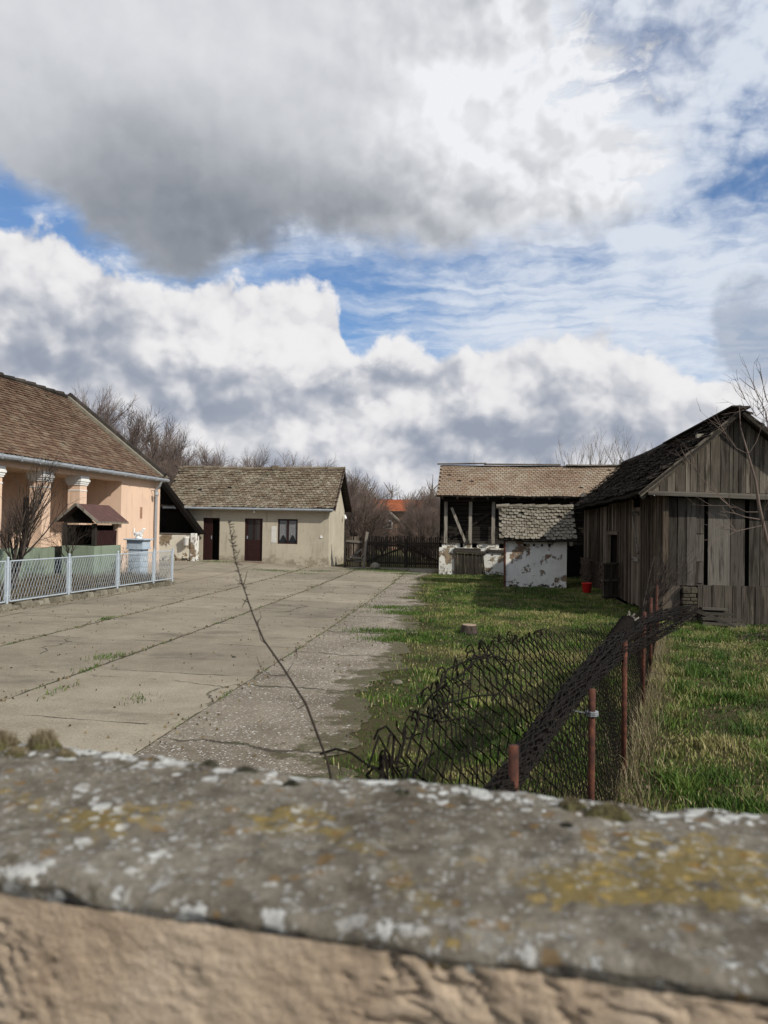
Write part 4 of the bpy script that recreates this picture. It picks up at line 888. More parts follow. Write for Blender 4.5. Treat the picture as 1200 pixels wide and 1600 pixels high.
mb=MB(); mb.beam((-1.36,BY+.03,2.62),(-.78,BY+.0,1.22),.10,.07,.8,up=(0,1,0)); mb.build('leaning_strut',MT['post'],bn)
mb=MB(); mb.beam((-1.7,BY+.1,2.92),(5.4,BY+.1,2.95),.14,.14,.2); mb.beam((-1.8,BY+.12,1.28),(5.4,BY+.12,1.28),.13,.10,.3)
for x in(-.70,.12): mb.beam((x,BY-.10,1.28),(x,BY+.4,1.28),.11,.11,.4)
mb.beam((-1.5,BY+.25,1.35),(.9,BY+.25,2.9),.09,.09,.1,up=(0,1,0)); mb.build('timber_frame',MT['dark_x'],bn)
mb=MB(); z=1.34
while z<2.95:
    for (xa,xb_) in((BX0+.02,1.5),(1.5,5.4)):
        mb.beam((xa,BY+.33+random.uniform(-.01,.01),z+random.uniform(-.008,.008)),(xb_,BY+.33,z+random.uniform(-.012,.012)),.02,.028,random.random())
    z+=.048
mb.build('loft_slats',MT['lath'] if False else MT['dark_x'],bn)
mb=MB(); mb.box(BX0+.05,5.4,BY+.5,BY+.53,1.0,3.0); mb.box(.903,5.4,BY+.05,BY+.1,0,1.2); mb.box(BX0,BX0+.03,BY+.17,33.8,1.052,3.1); mb.prism([(BX0+.01,29.9,3.05),(BX0+.01,34.2,3.05),(BX0+.01,32.0,4.3)],(.04,0,0)); mb.build('shade_walls',MT['dark'],bn)  # shade of the open barn put into near-black sheets and end wall
EO=Vector((-1.93,29.7,3.06)); sv=Vector((0,2.3,1.36)); sn=Vector((0,-1.36,2.3)); LR=7.4
sg=lambda u,v:-.05*math.sin(math.pi*min(1,u*1.1))*v+.012*math.sin(u*23)-.02*math.sin(math.pi*v)
mb=MB(); slab(mb,EO,(1,0,0),sv,LR,sv.length,sn,.05,sg,20); slab(mb,Vector((-1.93,34.3,3.06)),(1,0,0),(0,-2.3,1.36),LR,sv.length,(0,1.36,2.3),.05); rf=mb.build('roof',MT['dark_x'],bn)
def bt(u,v,q):
    if u<.14 : return .25+.35*q
    if .52<u<.72 and .25<v<.85: return .1+.5*q
    return .35+.6*q
mb=MB(); tile_roof(mb,EO,(1,0,0),sv,LR,sv.length,.165,.165,sn,.010,.015,.35,.006,sag=sg,tintf=bt,rnd=.35); mb.build('roof_tiles',MT['tile_barn'],rf)
mb=MB(); mb.beam(EO+sv+Vector((-.12,-.05,.05)),EO+sv+Vector((1.9,-.05,.08)),.16,.05); mb.beam(EO+sv+Vector((1.8,-.03,.05)),EO+sv+Vector((4.9,-.03,.04)),.16,.06); mb.beam(EO+sv+Vector((5.1,-.1,.02)),EO+sv+Vector((7.4,-.1,.03)),.18,.05); mb.build('ridge_board',MT['wood_x'],rf)
for i in range(13): x=-1.7+i*.58; mb=MB(); mb.beam((x,29.72,2.97),(x,30.5,3.42),.07,.09); mb.build('rafter',MT['dark_x'],rf)
# ============================================================ SMALL LIMEWASHED HUT
ht=thing('limewashed_hut','small square hut of flaking limewash with big pale round-ended tiles in front of the barn','hut',(1.6,24.6,0))
mb=MB(); 
hl=[(x-.035,x+.035,1.29,1.36) for x in (1.22,1.50,1.75,1.98)]
wall_with_holes(mb,.63,2.51,-.02,1.46,24.6,.25,hl); mb.box(.63,.88,24.85,26.5,-.02,1.46); mb.box(2.26,2.51,24.85,26.5,-.02,1.46); mb.box(.88,2.26,26.25,26.5,-.02,1.46)
mb.prism([(.63,24.7,1.46),(.63,26.45,1.46),(.63,25.6,2.38)],(.2,0,0)); mb.prism([(2.31,24.7,1.46),(2.31,26.45,1.46),(2.31,25.6,2.38)],(.2,0,0))
mb.build('wall',MT['limewash'],ht)
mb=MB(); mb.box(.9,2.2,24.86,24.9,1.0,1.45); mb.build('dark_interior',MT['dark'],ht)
EO=Vector((.40,24.32,1.48)); sv=Vector((0,1.27,1.05)); sn=Vector((0,-1.05,1.27)); LR=2.38
sg=lambda u,v:-.03*math.sin(math.pi*v)+.02*math.sin(u*7+1)
mb=MB(); slab(mb,EO,(1,0,0),sv,LR,sv.length,sn,.05,sg,8); slab(mb,Vector((.4,26.86,1.47)),(1,0,0),(0,-1.27,1.05),LR,sv.length,(0,1.05,1.27),.05); rf=mb.build('roof',MT['dark_x'],ht)
mb=MB(); tile_roof(mb,EO+Vector((0,0,.01)),(1,0,0),sv,LR,sv.length,.160,.150,sn,.014,.016,1.2,.015,rnd=.8,sag=sg); mb.build('roof_tiles',MT['tile_hut'],rf)
mb=MB()
for i in range(6): mb.tube([EO+sv+Vector((-.08+i*.41,0,.02)),EO+sv+Vector((-.08+i*.41+.43,0,.045))],[.075,.085],7,random.random())
mb.build('ridge_tile',MT['tile_hut'],rf)
mb=MB(); mb.tube([(.60,24.53,0),(.585,24.5,1.5)],.035,7); mb.build('corner_post',MT['rust'],ht)
# ============================================================ PLANK SHED
SH=thing('plank_shed','weathered grey plank shed with a dark sagging tiled roof','shed',(5.07,16.3,0))
SX0,SX1,SY0,SY1=3.6,6.56,16.3,29.2; AX,AZ=4.98,4.24
mb=MB()
tone=lambda u:random.choice((.1,.3,.6,.9,1.15))
planks(mb,(SX0,SY1,.55),(0,-1,0),2.0,SY1-23.45,.17,.03,N_=(-1,0,0),gap=.014,t=tone,batten=.3)
planks(mb,(SX0,21.45,.0),(0,-1,0),2.6,21.45-19.62,.16,.03,N_=(-1,0,0),gap=.012,t=lambda u:random.uniform(.3,1.25),batten=.8)
planks(mb,(SX0,18.55,.0),(0,-1,0),2.6,18.55-16.3,.16,.03,N_=(-1,0,0),gap=.012,t=lambda u:random.uniform(.2,1.25),batten=.9)
planks(mb,(SX0,23.45,1.80),(0,-1,0),.8,2.0,.16,.03,N_=(-1,0,0),gap=.012,t=tone,batten=.5)
mb.build('side_wall',MT['wood_v_brown'],SH)
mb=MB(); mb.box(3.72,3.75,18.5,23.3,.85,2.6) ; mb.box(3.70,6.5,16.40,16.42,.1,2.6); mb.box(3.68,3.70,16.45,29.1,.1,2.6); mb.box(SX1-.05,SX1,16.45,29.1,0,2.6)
mb.prism([(3.5,16.44,2.62),(6.6,16.44,2.62),(AX,16.44,4.12)],(0,.03,0)); mb.prism([(3.5,29.1,2.62),(6.6,29.1,2.62),(AX,29.1,4.12)],(0,.03,0)); mb.build('shade_sheets',MT['dark'],SH)  # near-black sheets behind boards and window stand in for the unlit interior
mb=MB(); 
y=21.5
for z in range(11):
    yy=19.65
    while yy<29.0:
        l=random.uniform(.22,.5); mb.box(SX0-.12-random.uniform(0,.05),SX0-.03,yy,min(yy+l-.015,29.05),z*.075 if yy>21.3 else 0,z*.075+.062 if yy>21.3 else .02,random.random()*.5); yy+=l
mb.build('brick_footing',m_paint('sooty_brick',(.075,.052,.040),.95,.4,5,.01,40,dirt=((.13,.10,.075),.55)),SH)
mb=MB(); y0,y1,z0,z1=21.50,23.40,.86,1.80
for q in((y0,y0+.10,z0,z1),(y1-.10,y1,z0,z1),(y0+.1,y1-.1,z1-.09,z1),(y0-.1,y1+.1,z0-.08,z0)): mb.box(SX0-.06,SX0+.04,q[0],q[1],q[2],q[3])
mb.build('window_frame',MT['wood_v_brown'],SH)
mb=MB(); mb.box(SX0-.01,SX0+.03,18.62,19.60,.05,2.4,.6)
for i in range(5): mb.box(SX0-.035,SX0-.01,18.63+i*.194,18.63+i*.194+.185,.06+random.uniform(0,.03),2.38,random.uniform(.4,1))
dr=mb.build('door',MT['wood_v_brown'],SH)
mb=MB(); mb.beam((SX0-.05,18.7,1.15),(SX0-.05,19.5,1.15),.025,.09); mb.beam((SX0-.05,18.75,1.3),(SX0-.05,19.45,2.2),.025,.07); mb.beam((SX0-.05,18.7,2.25),(SX0-.05,19.5,2.25),.025,.09); mb.build('door_ledge',MT['wood_y'],dr)
# hinged low shutter standing out from the wall
mb=MB(); p0=Vector((SX0-.08,21.35,.0)); u_=Vector((-.45,-.35,0)).normalized()
planks(mb,p0+Vector((0,0,.02)),u_,.92,.52,.12,.02,N_=(-u_.y,u_.x,0),gap=.01,t=lambda u:random.uniform(.1,.4)); sh_=mb.build('shutter',MT['wood_v'],SH)
for z in(.08,.50,.94): mb=MB(); mb.beam(p0-u_*.08+Vector((0,-.04,z)),p0+u_*.60+Vector((0,-.04,z)),.04,.05); mb.build('batten',MT['wood_x'],sh_)
# front: wide panels with dark gaps, short boards below, gable above
fw=MB(); bx_=[(3.62,3.84,.15),(3.86,4.03,.45),(4.035,4.22,.78),(4.23,4.37,.62),(4.45,4.87,1.15),(4.88,5.15,.62),(5.24,5.44,.42),(5.45,5.72,.55),(5.78,6.00,.9),(6.03,6.3,.5),(6.31,6.56,.7)]
for i,(a_,b_,t_) in enumerate(bx_):
    fw.box(a_,b_,16.27-.008*(i%3),16.30,.76+random.uniform(-.02,.02),2.52,t_)
fw.box(4.05,4.36,16.255,16.268,.80,1.22,.7); fw.box(4.05,4.36,16.255,16.268,1.235,1.78,.85); fw.box(4.05,4.36,16.255,16.268,1.80,2.1,.55)
fw.build('front_panel',m_wood('grey_boards',[(.0,(.014,.012,.010)),(.35,(.042,.037,.031)),(.6,(.092,.082,.070)),(.85,(.165,.15,.13)),(1.,(.24,.215,.18))],2,.55),SH)
lw=MB(); planks(lw,(4.25,16.26,.0),(1,0,0),.76,2.3,.17,.03,gap=.012,jit=.35,t=lambda u:random.uniform(.1,.55)); planks(lw,(3.62,16.27,.0),(1,0,0),.74,.30,.15,.03,t=lambda u:.4); lw.build('lower_board',MT['wood_v'],SH)
gb=MB(); gt_=lambda u:max(.0,(AZ-.06-2.60)-abs(3.3+u-AX)*.885)
planks(gb,(3.3,16.22,2.60),(1,0,0),1.7,3.5,.135,.025,gap=.012,jit=.3,ztop=gt_,t=lambda u:random.choice((.1,.3,.45,.6,.8,1.0))); gb.build('gable_board',MT['wood_v'],SH)
mb=MB(); mb.hexa([(3.22,15.98,2.56),(7.0,15.98,2.44),(7.0,16.24,2.50),(3.22,16.24,2.60),(3.22,15.98,2.62),(7.0,15.98,2.53),(7.0,16.24,2.58),(3.22,16.24,2.66)],.8); mb.build('ledge_board',m_wood('dark_ledge',[(.0,(.02,.018,.015)),(.5,(.07,.063,.054)),(1.,(.17,.155,.13))],0),SH)
mb=MB(); mb.box(3.56,3.66,16.19,16.27,0,2.55,.4); mb.build('corner_post',MT['wood_v_brown'],SH)
mb=MB()
z=0
while z<.72:
    hh2=random.uniform(.06,.15); k=random.choice((0,.5,1.)); x2=3.93+random.uniform(0,.03)
    while x2<4.2: l2=random.uniform(.12,.3); mb.box(x2,min(x2+l2,4.23)-.01,16.13+random.uniform(0,.03),16.26,z,z+hh2-.012,random.uniform(0,.3)+(.5 if .3<z<.42 else 0)); x2+=l2
    z+=hh2
mb.build('stone_pier',m_paint('dark_footing_stone',(.06,.052,.038),.95,.5,5,.02,30,dirt=((.03,.026,.018),.52)),SH,bevel=.015)
# roof
LE=Vector((3.06,15.95,2.62)); sv=Vector((AX-3.06,0,AZ-2.56)); sn=Vector((-sv.z,0,sv.x)); LR=13.3
sg=lambda u,v:-.07*math.sin(math.pi*u)*(.3+v)-.05*math.sin(math.pi*v)+.018*math.sin(u*31+v*5)-.13*max(0,u-.7)*(1-v)*2
mb=MB(); slab(mb,LE,(0,1,0),sv,LR,sv.length,sn,.05,sg,26)
RE_=Vector((7.1,15.95,2.60)); sv2=Vector((AX-7.1,0,AZ-2.54)); sn2=Vector((sv.z,0,2.0)); slab(mb,RE_,(0,1,0),sv2,LR,sv2.length,sn2,.05,sg,26); rf=mb.build('roof',MT['dark_x'],SH)
mb=MB(); tile_roof(mb,LE,(0,1,0),sv,LR,sv.length+.05,.18,.155,sn,.024,.018,1.3,.015,rnd=.9,sag=sg,tintf=lambda u,v,q:q**1.5)
tile_roof(mb,RE_,(0,1,0),sv2,2.2,sv2.length+.05,.18,.155,sn2,.024,.018,1.,.0,rnd=.8,tintf=lambda u,v,q:q**1.5,sag=lambda u,v:sg(u*2.2/13.3,v)); mb.build('roof_tiles',MT['tile_shed'],rf)
mb=MB(); mb.beam(LE+sv+Vector((.02,-.12,.0)),LE+sv+Vector((.02,5.5,-.05)),.22,.04); mb.beam(LE+sv+Vector((-.12,-.1,.02)),LE+sv+Vector((-.10,6,-.05)),.2,.03)
mb.tube([LE+sv+Vector((0,5.4,-.05)),LE+sv+Vector((0,9,-.08)),LE+sv+Vector((0,13.2,-.02))],.1,7); mb.build('ridge_board',MT['dark_x'],rf)
mb=MB(); mb.beam(LE+Vector((0,.06,-.06)),LE+sv+Vector((0,.06,-.06)),.03,.09); mb.beam(RE_+Vector((0,.06,-.06)),RE_+sv2+Vector((0,.06,-.06)),.035,.12)
mb.beam(LE+Vector((.05,.2,-.12)),LE+sv+Vector((0,.2,-.12)),.07,.08,.4); mb.build('barge_board',MT['wood_v'],rf)
for i in range(22): y=16.4+i*.58; mb=MB(); mb.beam((3.14,y,2.56),(4.0,y,3.30),.07,.08); mb.build('rafter',MT['dark_x'],rf)
p=LE+sv*.63+Vector((0,.25,.05)); mb=MB(); mb.box(p.x-.08,p.x+.08,p.y-.06,p.y+.06,p.z,p.z+.08,.9); mb.build('loose_tile',MT['rubble'],rf)
# stacked boards as steps
st=MB(); 
for (a_,b_,z,y) in((4.22,5.02,.02,15.72),(4.25,5.0,.10,15.85),(4.28,4.88,.19,15.97),(4.30,4.80,.28,16.08)):
    st.hexa([(a_,y,z),(b_,y+.02,z-.01),(b_,y+.16,z-.01),(a_,y+.16,z),(a_,y,z+.045),(b_,y+.02,z+.03),(b_,y+.16,z+.03),(a_,y+.16,z+.045)],random.random())
st.beam((4.02,15.62,.33),(4.75,15.5,.02),.05,.07); tag(st.build('board_stack',m_wood('grey_step_boards',[(.0,(.012,.011,.009)),(.5,(.05,.045,.038)),(1.,(.13,.12,.10))],0),None),'stack of loose weathered boards lying against the shed front','boards')
p=at(917,921,y=23.0); mb=MB(); mb.lathe((p[0],23.0,0),[(.10,0),(.115,.02),(.15,.26),(.16,.27),(.16,.29),(.145,.29),(.11,.04)],18); b_=mb.build('red_bucket',MT['red'],None,True); tag(b_,'red plastic bucket beside the dark shed wall','bucket')
# stump
c0=Vector(at(733,990,z=0)); mb=MB(); mb.lathe(c0,[(.17,0),(.15,.04),(.135,.13),(.13,.15)],14); V=np.array(mb.v)
ts=mkobj('tree_stump',np.array(mb.v)+RNG.normal(0,.006,(len(mb.v),3)),mb.f,mb.t,MT['bark'],None,True); tag(ts,'short sawn tree stump in the middle of the grass','tree stump')
mb=MB(); mb.lathe(c0+Vector((0,0,.148)),[(.125,0),(.12,.012)],14); mb.build('cut_face',m_paint('cut_wood',(.28,.21,.15),.9,.25,12),ts)
for (px,py,r_,lab) in ((620,1068,.07,'pale flat stone at the ragged grass edge beside the gravel strip'),(167,968,.05,'small dark clod on the concrete nearest the white fence'),(365,1027,.035,'single dark clod on the concrete left of the tall thin sapling')):
    c1=Vector(at(px,py,z=0)); mb=MB(); mb.lathe(c1+Vector((0,0,-.005)),[(r_,0),(r_*.95,r_*.35),(r_*.5,r_*.6)],8)
    V=np.array(mb.v); V+=RNG.normal(0,r_*.10,V.shape); tag(mkobj('stone' if r_==.07 else 'clod',V,mb.f,mb.t,MT['rubble'] if r_==.07 else MT['moss_dark'],None,True),lab,'stone' if r_==.07 else 'clod')
# ============================================================ WIRE FENCE
wf=thing('wire_fence','collapsed chain link fence with rusty pipe posts and a blackened bundled top','fence',(.08,2.09,0))
P_=[(-.55,.35),(.08,2.09),(.53,3.92),(1.04,5.96),(1.63,8.29),(2.12,10.3),(2.6,12.3),(3.05,14.2)]
def fl(s):  # fence line by index
    s=min(max(s,0),len(P_)-1.001); i=int(s); f=s-i; a=P_[i];b_=P_[i+1]; return Vector((a[0]*(1-f)+b_[0]*f,a[1]*(1-f)+b_[1]*f,0))
for i,(x,y) in enumerate(P_[1:]):
    hgt=(1.27,1.06,1.02,1.0,.98,1.0,.97)[i]; r_=(.014,.017,.020,.021,.02,.02,.02)[i]
    tl=(0,.0,-.0,.01,0,.02,-.02)[i]
    mb=MB(); mb.tube([(x,y,-.1),(x+tl*.5,y,hgt*.5),(x+tl,y,hgt)],r_,10); mb.build('post',MT['rust'],wf,True)
def zig(mb,path,n,amp,side,rad,t=None):
    pts=[]
    for k in range(n+1):
        u=k/n; p=path(u); s_=side(u) if callable(side) else side
        pts.append(p+s_*(amp*(1 if k%2 else -1)))
    mb.tube(pts,rad,4,t,cap=False)
# top edge of the bulging mesh, surveyed; bottom edge runs along the posts
TE=[(560,1215,1.75),(600,1188,2.05),(640,1140,2.4),(682,1085,2.85),(715,1042,3.3),(745,1016,3.7),(790,1000,4.3),(840,990,5.1),(890,985,5.9),(935,978,6.9),(975,970,8.0),(1010,958,9.4),(1035,950,11.)]
TP=[]
for px,py,dd in TE:
    d=ray(px,py); TP.append(Vector(CP+d*dd))
def te(u):
    q=u*(len(TP)-1); i=min(int(q),len(TP)-2); f=q-i; return TP[i].lerp(TP[i+1],f)
def be(u):  # bottom edge matching by y
    p=te(u); y=max(p.y-.25,1.2); x=float(fenceline_x(y)); return Vector((x,y,.02))
mb=MB(); L=0; acc=[0]
for i in range(200): L+=(te((i+1)/200)-te(i/200)).length; acc.append(L)
ncol=int(L/.070); us=[float(np.interp(L*(k+.5)/ncol,acc,np.arange(201)/200)) for k in range(ncol)]
def surf(u,v):
    a=be(u);b_=te(u); p=a.lerp(b_,v); o=math.sin(v*3.1)*.06*math.sin(u*9)+.02*math.sin(u*40+v*9); return p+Vector((-.6,.2,.1))*o
for k,u in enumerate(us):
    a,b_=be(u),te(u); hL=(b_-a).length; n=max(6,int(hL/.050)); du=(us[min(k+1,ncol-1)]-us[max(k-1,0)])/2 or .002
    torn=random.uniform(-.03,.03) if u<.55 else 0
    vtop=1+torn/hL
    pts=[]
    for j in range(n+1):
        v=j/n*vtop; q=du*.5*(1.08)*(1 if (j+k)%2 else -1)
        pts.append(surf(min(max(u+q,0),1),v)+Vector((random.gauss(0,.0018),0,random.gauss(0,.0025))))
    # curled wire end
    e=pts[-1]; c_=Vector((random.uniform(-.03,.03),random.uniform(-.02,.02),0)); 
    if u<.62: pts+=[e+c_*.6+Vector((0,0,.022)),e+c_*1.4+Vector((0,0,.012)),e+c_*1.8+Vector((0,0,-.015))]
    mb.tube(pts,.0040 if u<.6 else .0032,4,random.random(),cap=False)
mb.build('mesh',MT['wire'],wf)
# folded and curled mess of wire on the near torn edge
mb=MB()
for k in range(20):
    u=random.uniform(.06,.50); c1=te(u)+Vector((random.gauss(.01,.03),random.gauss(0,.05),random.gauss(-.03,.03))); r_=random.uniform(.015,.05); ph=random.uniform(0,6.28); ax=Vector((random.gauss(0,1),random.gauss(0,1)*.4,random.gauss(0,1))).normalized(); bx2=ax.cross(Vector((random.random(),random.random(),random.random()))).normalized(); ex_=te(min(u+.06,1))-te(u)
    pts=[]
    for j in range(9): q=ph+j*.45; pts.append(c1+(ax*math.cos(q)+bx2*math.sin(q))*r_+ex_*(j/9)*random.uniform(.4,1.2))
    mb.tube(pts,random.uniform(.0022,.0032),5,random.random(),cap=False)
for (pts_) in (((500,1178,2.15),(525,1170,2.15),(548,1176,2.15),(575,1196,2.1),(600,1203,2.1)),((575,1200,2.1),(592,1150,2.2),(600,1165,2.2),(618,1195,2.2)),((640,1110,2.6),(690,1128,2.7),(725,1120,2.8),(750,1135,2.9)),((684,1078,2.8),(700,1045,3.),(735,1030,3.1),(768,1022,3.2),(790,1040,3.3),(795,1065,3.3),(775,1100,3.2)),((690,1100,2.8),(740,1088,2.9),(775,1085,3.)),((660,1105,2.5),(675,1085,2.5),(695,1070,2.5),(699,1067,2.5)),((715,1060,2.9),(745,1030,3.),(775,1025,3.1),(798,1035,3.2),(790,1070,3.2),(768,1095,3.1))):
    mb.tube([Vector(CP+ray(a_,b2)*c_) for a_,b2,c_ in pts_],.0036,5,random.random(),cap=False)
mb.build('torn_wire',MT['wire'],wf)
# the bundle: compressed mesh running over the post tops
BP=[(755,1262,1.75,.026),(800,1205,2.2,.036),(850,1130,3.0,.05),(905,1062,4.2,.075),(955,1012,5.6,.11),(1000,985,7.2,.16),(1035,972,8.6,.19),(1062,962,10.0,.14),(1088,950,11.0,.05)]
BB=[(Vector(CP+ray(a_,b2)*c_),w_) for a_,b2,c_,w_ in BP]
def bb(u):
    q=u*(len(BB)-1); i=min(int(q),len(BB)-2); f=q-i; return BB[i][0].lerp(BB[i+1][0],f), BB[i][1]*(1-f)+BB[i+1][1]*f
mb=MB()
for k in range(66):
    r_=math.sqrt(random.random()); ph=random.uniform(0,6.28); u0=random.uniform(0,.06) if random.random()<.7 else random.uniform(0,.4); u1=random.uniform(.93,1) if random.random()<.7 else random.uniform(.6,1.)
    pts=[]; n=130; tw=random.uniform(-1.5,1.5); 
    for j in range(int(n*u0),int(n*u1)+1):
        u=j/n; c_,w_=bb(u); q=ph+tw*u*3
        pts.append(c_+Vector((math.cos(q)*w_*r_,0,math.sin(q)*w_*r_*.9-.03*math.sin(u*3.14)*r_))+Vector((1,0,0))*(.006+.008*u)*math.sin(j*1.9+ph*9)+Vector((random.gauss(0,.001),0,random.gauss(0,.001+.002*u))))
    mb.tube(pts,[.0024+.0022*(i_/len(pts)) for i_ in range(len(pts))],4,random.random(),cap=False)
mb.build('wire_bundle',MT['wire'],wf)
# fine hanging mesh between the posts under the bundle
mb=MB()
S0,S1=.85,6.0; n=int((S1-S0)*2.1/.055)
for k in range(n):
    s_=S0+(S1-S0)*k/n; ds=(S1-S0)/n*.55; top=.98; pts=[]
    m_=24
    for j in range(m_+1):
        q=fl(s_+ds*(1 if (j+k)%2 else -1)); z=.03+top*j/m_; pts.append(q+Vector((-.035+.03*math.sin(s_*5+z*4),0,z)))
    mb.tube(pts,.0018,3,random.random(),cap=False)
mb.build('lower_mesh',MT['wire'],wf)
mb=MB(); q=P_[2]; 
for k in range(3): mb.lathe((q[0],q[1],.93+k*.008),[(.032,0),(.032,.005)],10)
mb.beam((q[0]-.09,q[1],.95),(q[0]+.03,q[1]-.02,.935),.005,.005); mb.build('tie_wire',MT['zinc'],wf)
# black leaning timber with a split pale end, and dead bush
lg=MB(); a=Vector(CP+ray(868,1120)*3.9); b_=Vector(CP+ray(978,972)*7.0)
N2=14; lg.tube([a.lerp(b_,i/N2)+Vector((random.gauss(0,.008),0,random.gauss(0,.008)-.04*math.sin(math.pi*i/N2))) for i in range(N2+1)],[.022+.058*(i/N2)+random.gauss(0,.003) for i in range(N2+1)],9)
lo=tag(lg.build('leaning_timber',MT['lath'],None,True),'black weathered log leaning along the collapsed wire fence','log')
mb=MB(); mb.lathe(b_+Vector((0,0,-.03)),[(.07,0),(.05,.05),(.02,.07)],7)
for k in range(26):
    q=b_+Vector((random.uniform(-.04,.04),random.uniform(-.03,.03),random.uniform(-.01,.03))); mb.beam(q,q+Vector((random.gauss(.03,.02),.0,random.gauss(.03,.025))),.02,.012)
mb.build('split_end',MT['post'],lo)
# ============================================================ TREES
class Tree:
    def __init__(s,seed): s.r=random.Random(seed); s.fat=1.; s.trunk=MB(); s.crown=MB()
    def branch(s,p,d,L,r,lev,maxlev,up,wig,kids,spread,ratio,mb,nseg=5,tip=.25,first=.25):
        R=s.r; pts=[p.copy()]; q=p.copy(); dd=d.normalized(); dirs=[]
        for i in range(nseg):
            dd=(dd+Vector((R.gauss(0,wig),R.gauss(0,wig),R.gauss(0,wig)+up))).normalized(); q=q+dd*(L/nseg); pts.append(q.copy()); dirs.append(dd.copy())
        rad=[r*(1-(1-tip)*i/nseg) for i in range(nseg+1)]
        mb.tube(pts,rad,6 if lev==0 else (4 if r>.012 else 3),R.random(),cap=False)
        if lev>=maxlev: return
        k=kids[min(lev,len(kids)-1)]
        for c in range(k):
            u=first+(1-first)*(c+R.random())/k; i=min(int(u*nseg),nseg-1); f=u*nseg-i
            b0=pts[i].lerp(pts[i+1],f); axis=dirs[i]; a=R.uniform(0,6.283)
            s1=axis.cross(Vector((math.cos(a),math.sin(a),.3)))
            if s1.length<.05: s1=Vector((1,0,0))
            s1.normalize(); sp=spread*R.uniform(.6,1.25)
            nd=axis*math.cos(sp)+s1*math.sin(sp)
            s.branch(b0,nd,L*ratio*R.uniform(.7,1.15)*(1.15-.5*u),max(rad[i]*R.uniform(.45,.65),(.0035 if lev<2 else .0025)*s.fat),lev+1,maxlev,up,wig*1.1,kids,spread,ratio,s.crown,max(3,nseg-1),tip,first)
def make_tree(name,label,cat,loc,seed,L,r,maxlev,kids,spread,ratio,up,wig,mats,group=None,stems=1,lean=0,minr=1.,d0=None,first=.25,rx=0):
    root=thing(name,label,cat,loc,group); T=Tree(seed); T.fat=minr
    for k in range(stems):
        a=T.r.uniform(0,6.28); ln=T.r.uniform(.2,1)*lean if stems>1 else lean
        d=Vector(d0) if d0 is not None else Vector((math.cos(a)*ln,math.sin(a)*ln,1))
        T.branch(Vector(loc),d,L*T.r.uniform(.75,1.1) if stems>1 else L,r,0,maxlev,up,wig,kids,spread,ratio,T.trunk,7,.3,first)
    def B(m_,nm,mt):
        o=m_.build(nm,mt,root)
        if minr!=1: pass
        return o
    B(T.trunk,'trunk',mats[0]); 
    if T.crown.n: B(T.crown,'crown',mats[1])
    return root
def copy_thing(o,loc,rz,sc_,label,group=None,seq=None):
    c=o.copy(); COL.objects.link(c); c.location=Vector([float(q) for q in loc]); c.rotation_euler=(0,0,rz); c.scale=sc_; c['label']=label
    if group: c['group']=group
    for ch in o.children:
        d=ch.copy(); COL.objects.link(d); d.parent=c
    return c
# three fruit trees / shrubs in the garden behind the white fence
q=at(19,866,y=16.2); make_tree('fruit_tree','bare many-stemmed fruit tree before the veranda, tallest behind the white fence','tree',(q[0],16.2,0.),3,2.7,.05,3,(9,7,4),.42,.55,.05,.07,(MT['bark'],MT['twig_dark']),stems=4,lean=.42)
q=at(116,880,y=18.6); make_tree('small_fruit_tree','small bare fan-shaped fruit tree in front of the cellar porch','tree',(q[0],18.6,0.),11,1.15,.035,3,(16,7,3),.62,.80,.03,.05,(MT['bark'],MT['twig_dark']),first=.55)
q=at(160,890,y=21.); make_tree('low_shrub','low bare shrub between the cellar porch and the pale blue pedestal','shrub',(-10.5,21.2,0.),12,.9,.02,2,(6,4),.6,.6,.03,.12,(MT['bark'],MT['twig_dark']),stems=6,lean=.8)
# sapling by the boundary wall
sp=thing('sapling','tall thin leaning bare sapling standing alone behind the foreground wall','sapling',tuple(at(535,1470,y=2.1)[:2])+(0.,))
kp=[(560,1700,2.16),(535,1300,2.15),(512,1190,2.15),(478,1100,2.15),(440,1040,2.15),(412,1000,2.15),(395,960,2.16),(378,910,2.17),(366,870,2.18),(360,830,2.2),(357,812,2.2)]
kp=[(Vector(CP+ray(a_,b2)*c_)) for a_,b2,c_ in kp]; kp[0]=Vector(sp.location)
mb=MB(); mb.tube(kp,[.0048,.0044,.0038,.0034,.003,.0027,.0022,.0017,.0013,.001,.0008],7); mb.build('stem',MT['twig_dark'],sp,True)
mb=MB()
for tw in (((412,1000),(404,985),(403,968)),((418,1008),(408,1000),(405,990)),((446,1055),(425,1056),(408,1045),(401,1025)),((446,1055),(452,1045),(458,1036)),((380,915),(384,903),(386,892)),((384,920),(375,910),(368,905)),((366,872),(372,866),(375,858)),((462,1010),(464,1025),(463,1030)),((363,850),(359,845),(357,842)),((362,838),(366,830),(364,826)),((371,885),(367,880),(364,876)),((478,1100),(466,1108),(457,1100),(454,1085)),((386,935),(380,945),(378,950)),((400,975),(408,965),(406,955))):
    mb.tube([Vector(CP+ray(a_,b2)*2.16) for a_,b2 in tw],[.0014,.001,.0007,.0005][:len(tw)],4)
for i in range(40):
    u=random.uniform(.62,1)*(len(kp)-1.01); j=int(u); q=kp[j].lerp(kp[j+1],u-j); mb.tube([q,q+Vector((random.gauss(0,.008),0,random.uniform(-.004,.012)))],[.0016,.0008],4)
mb.build('twigs',MT['twig_dark'],sp)
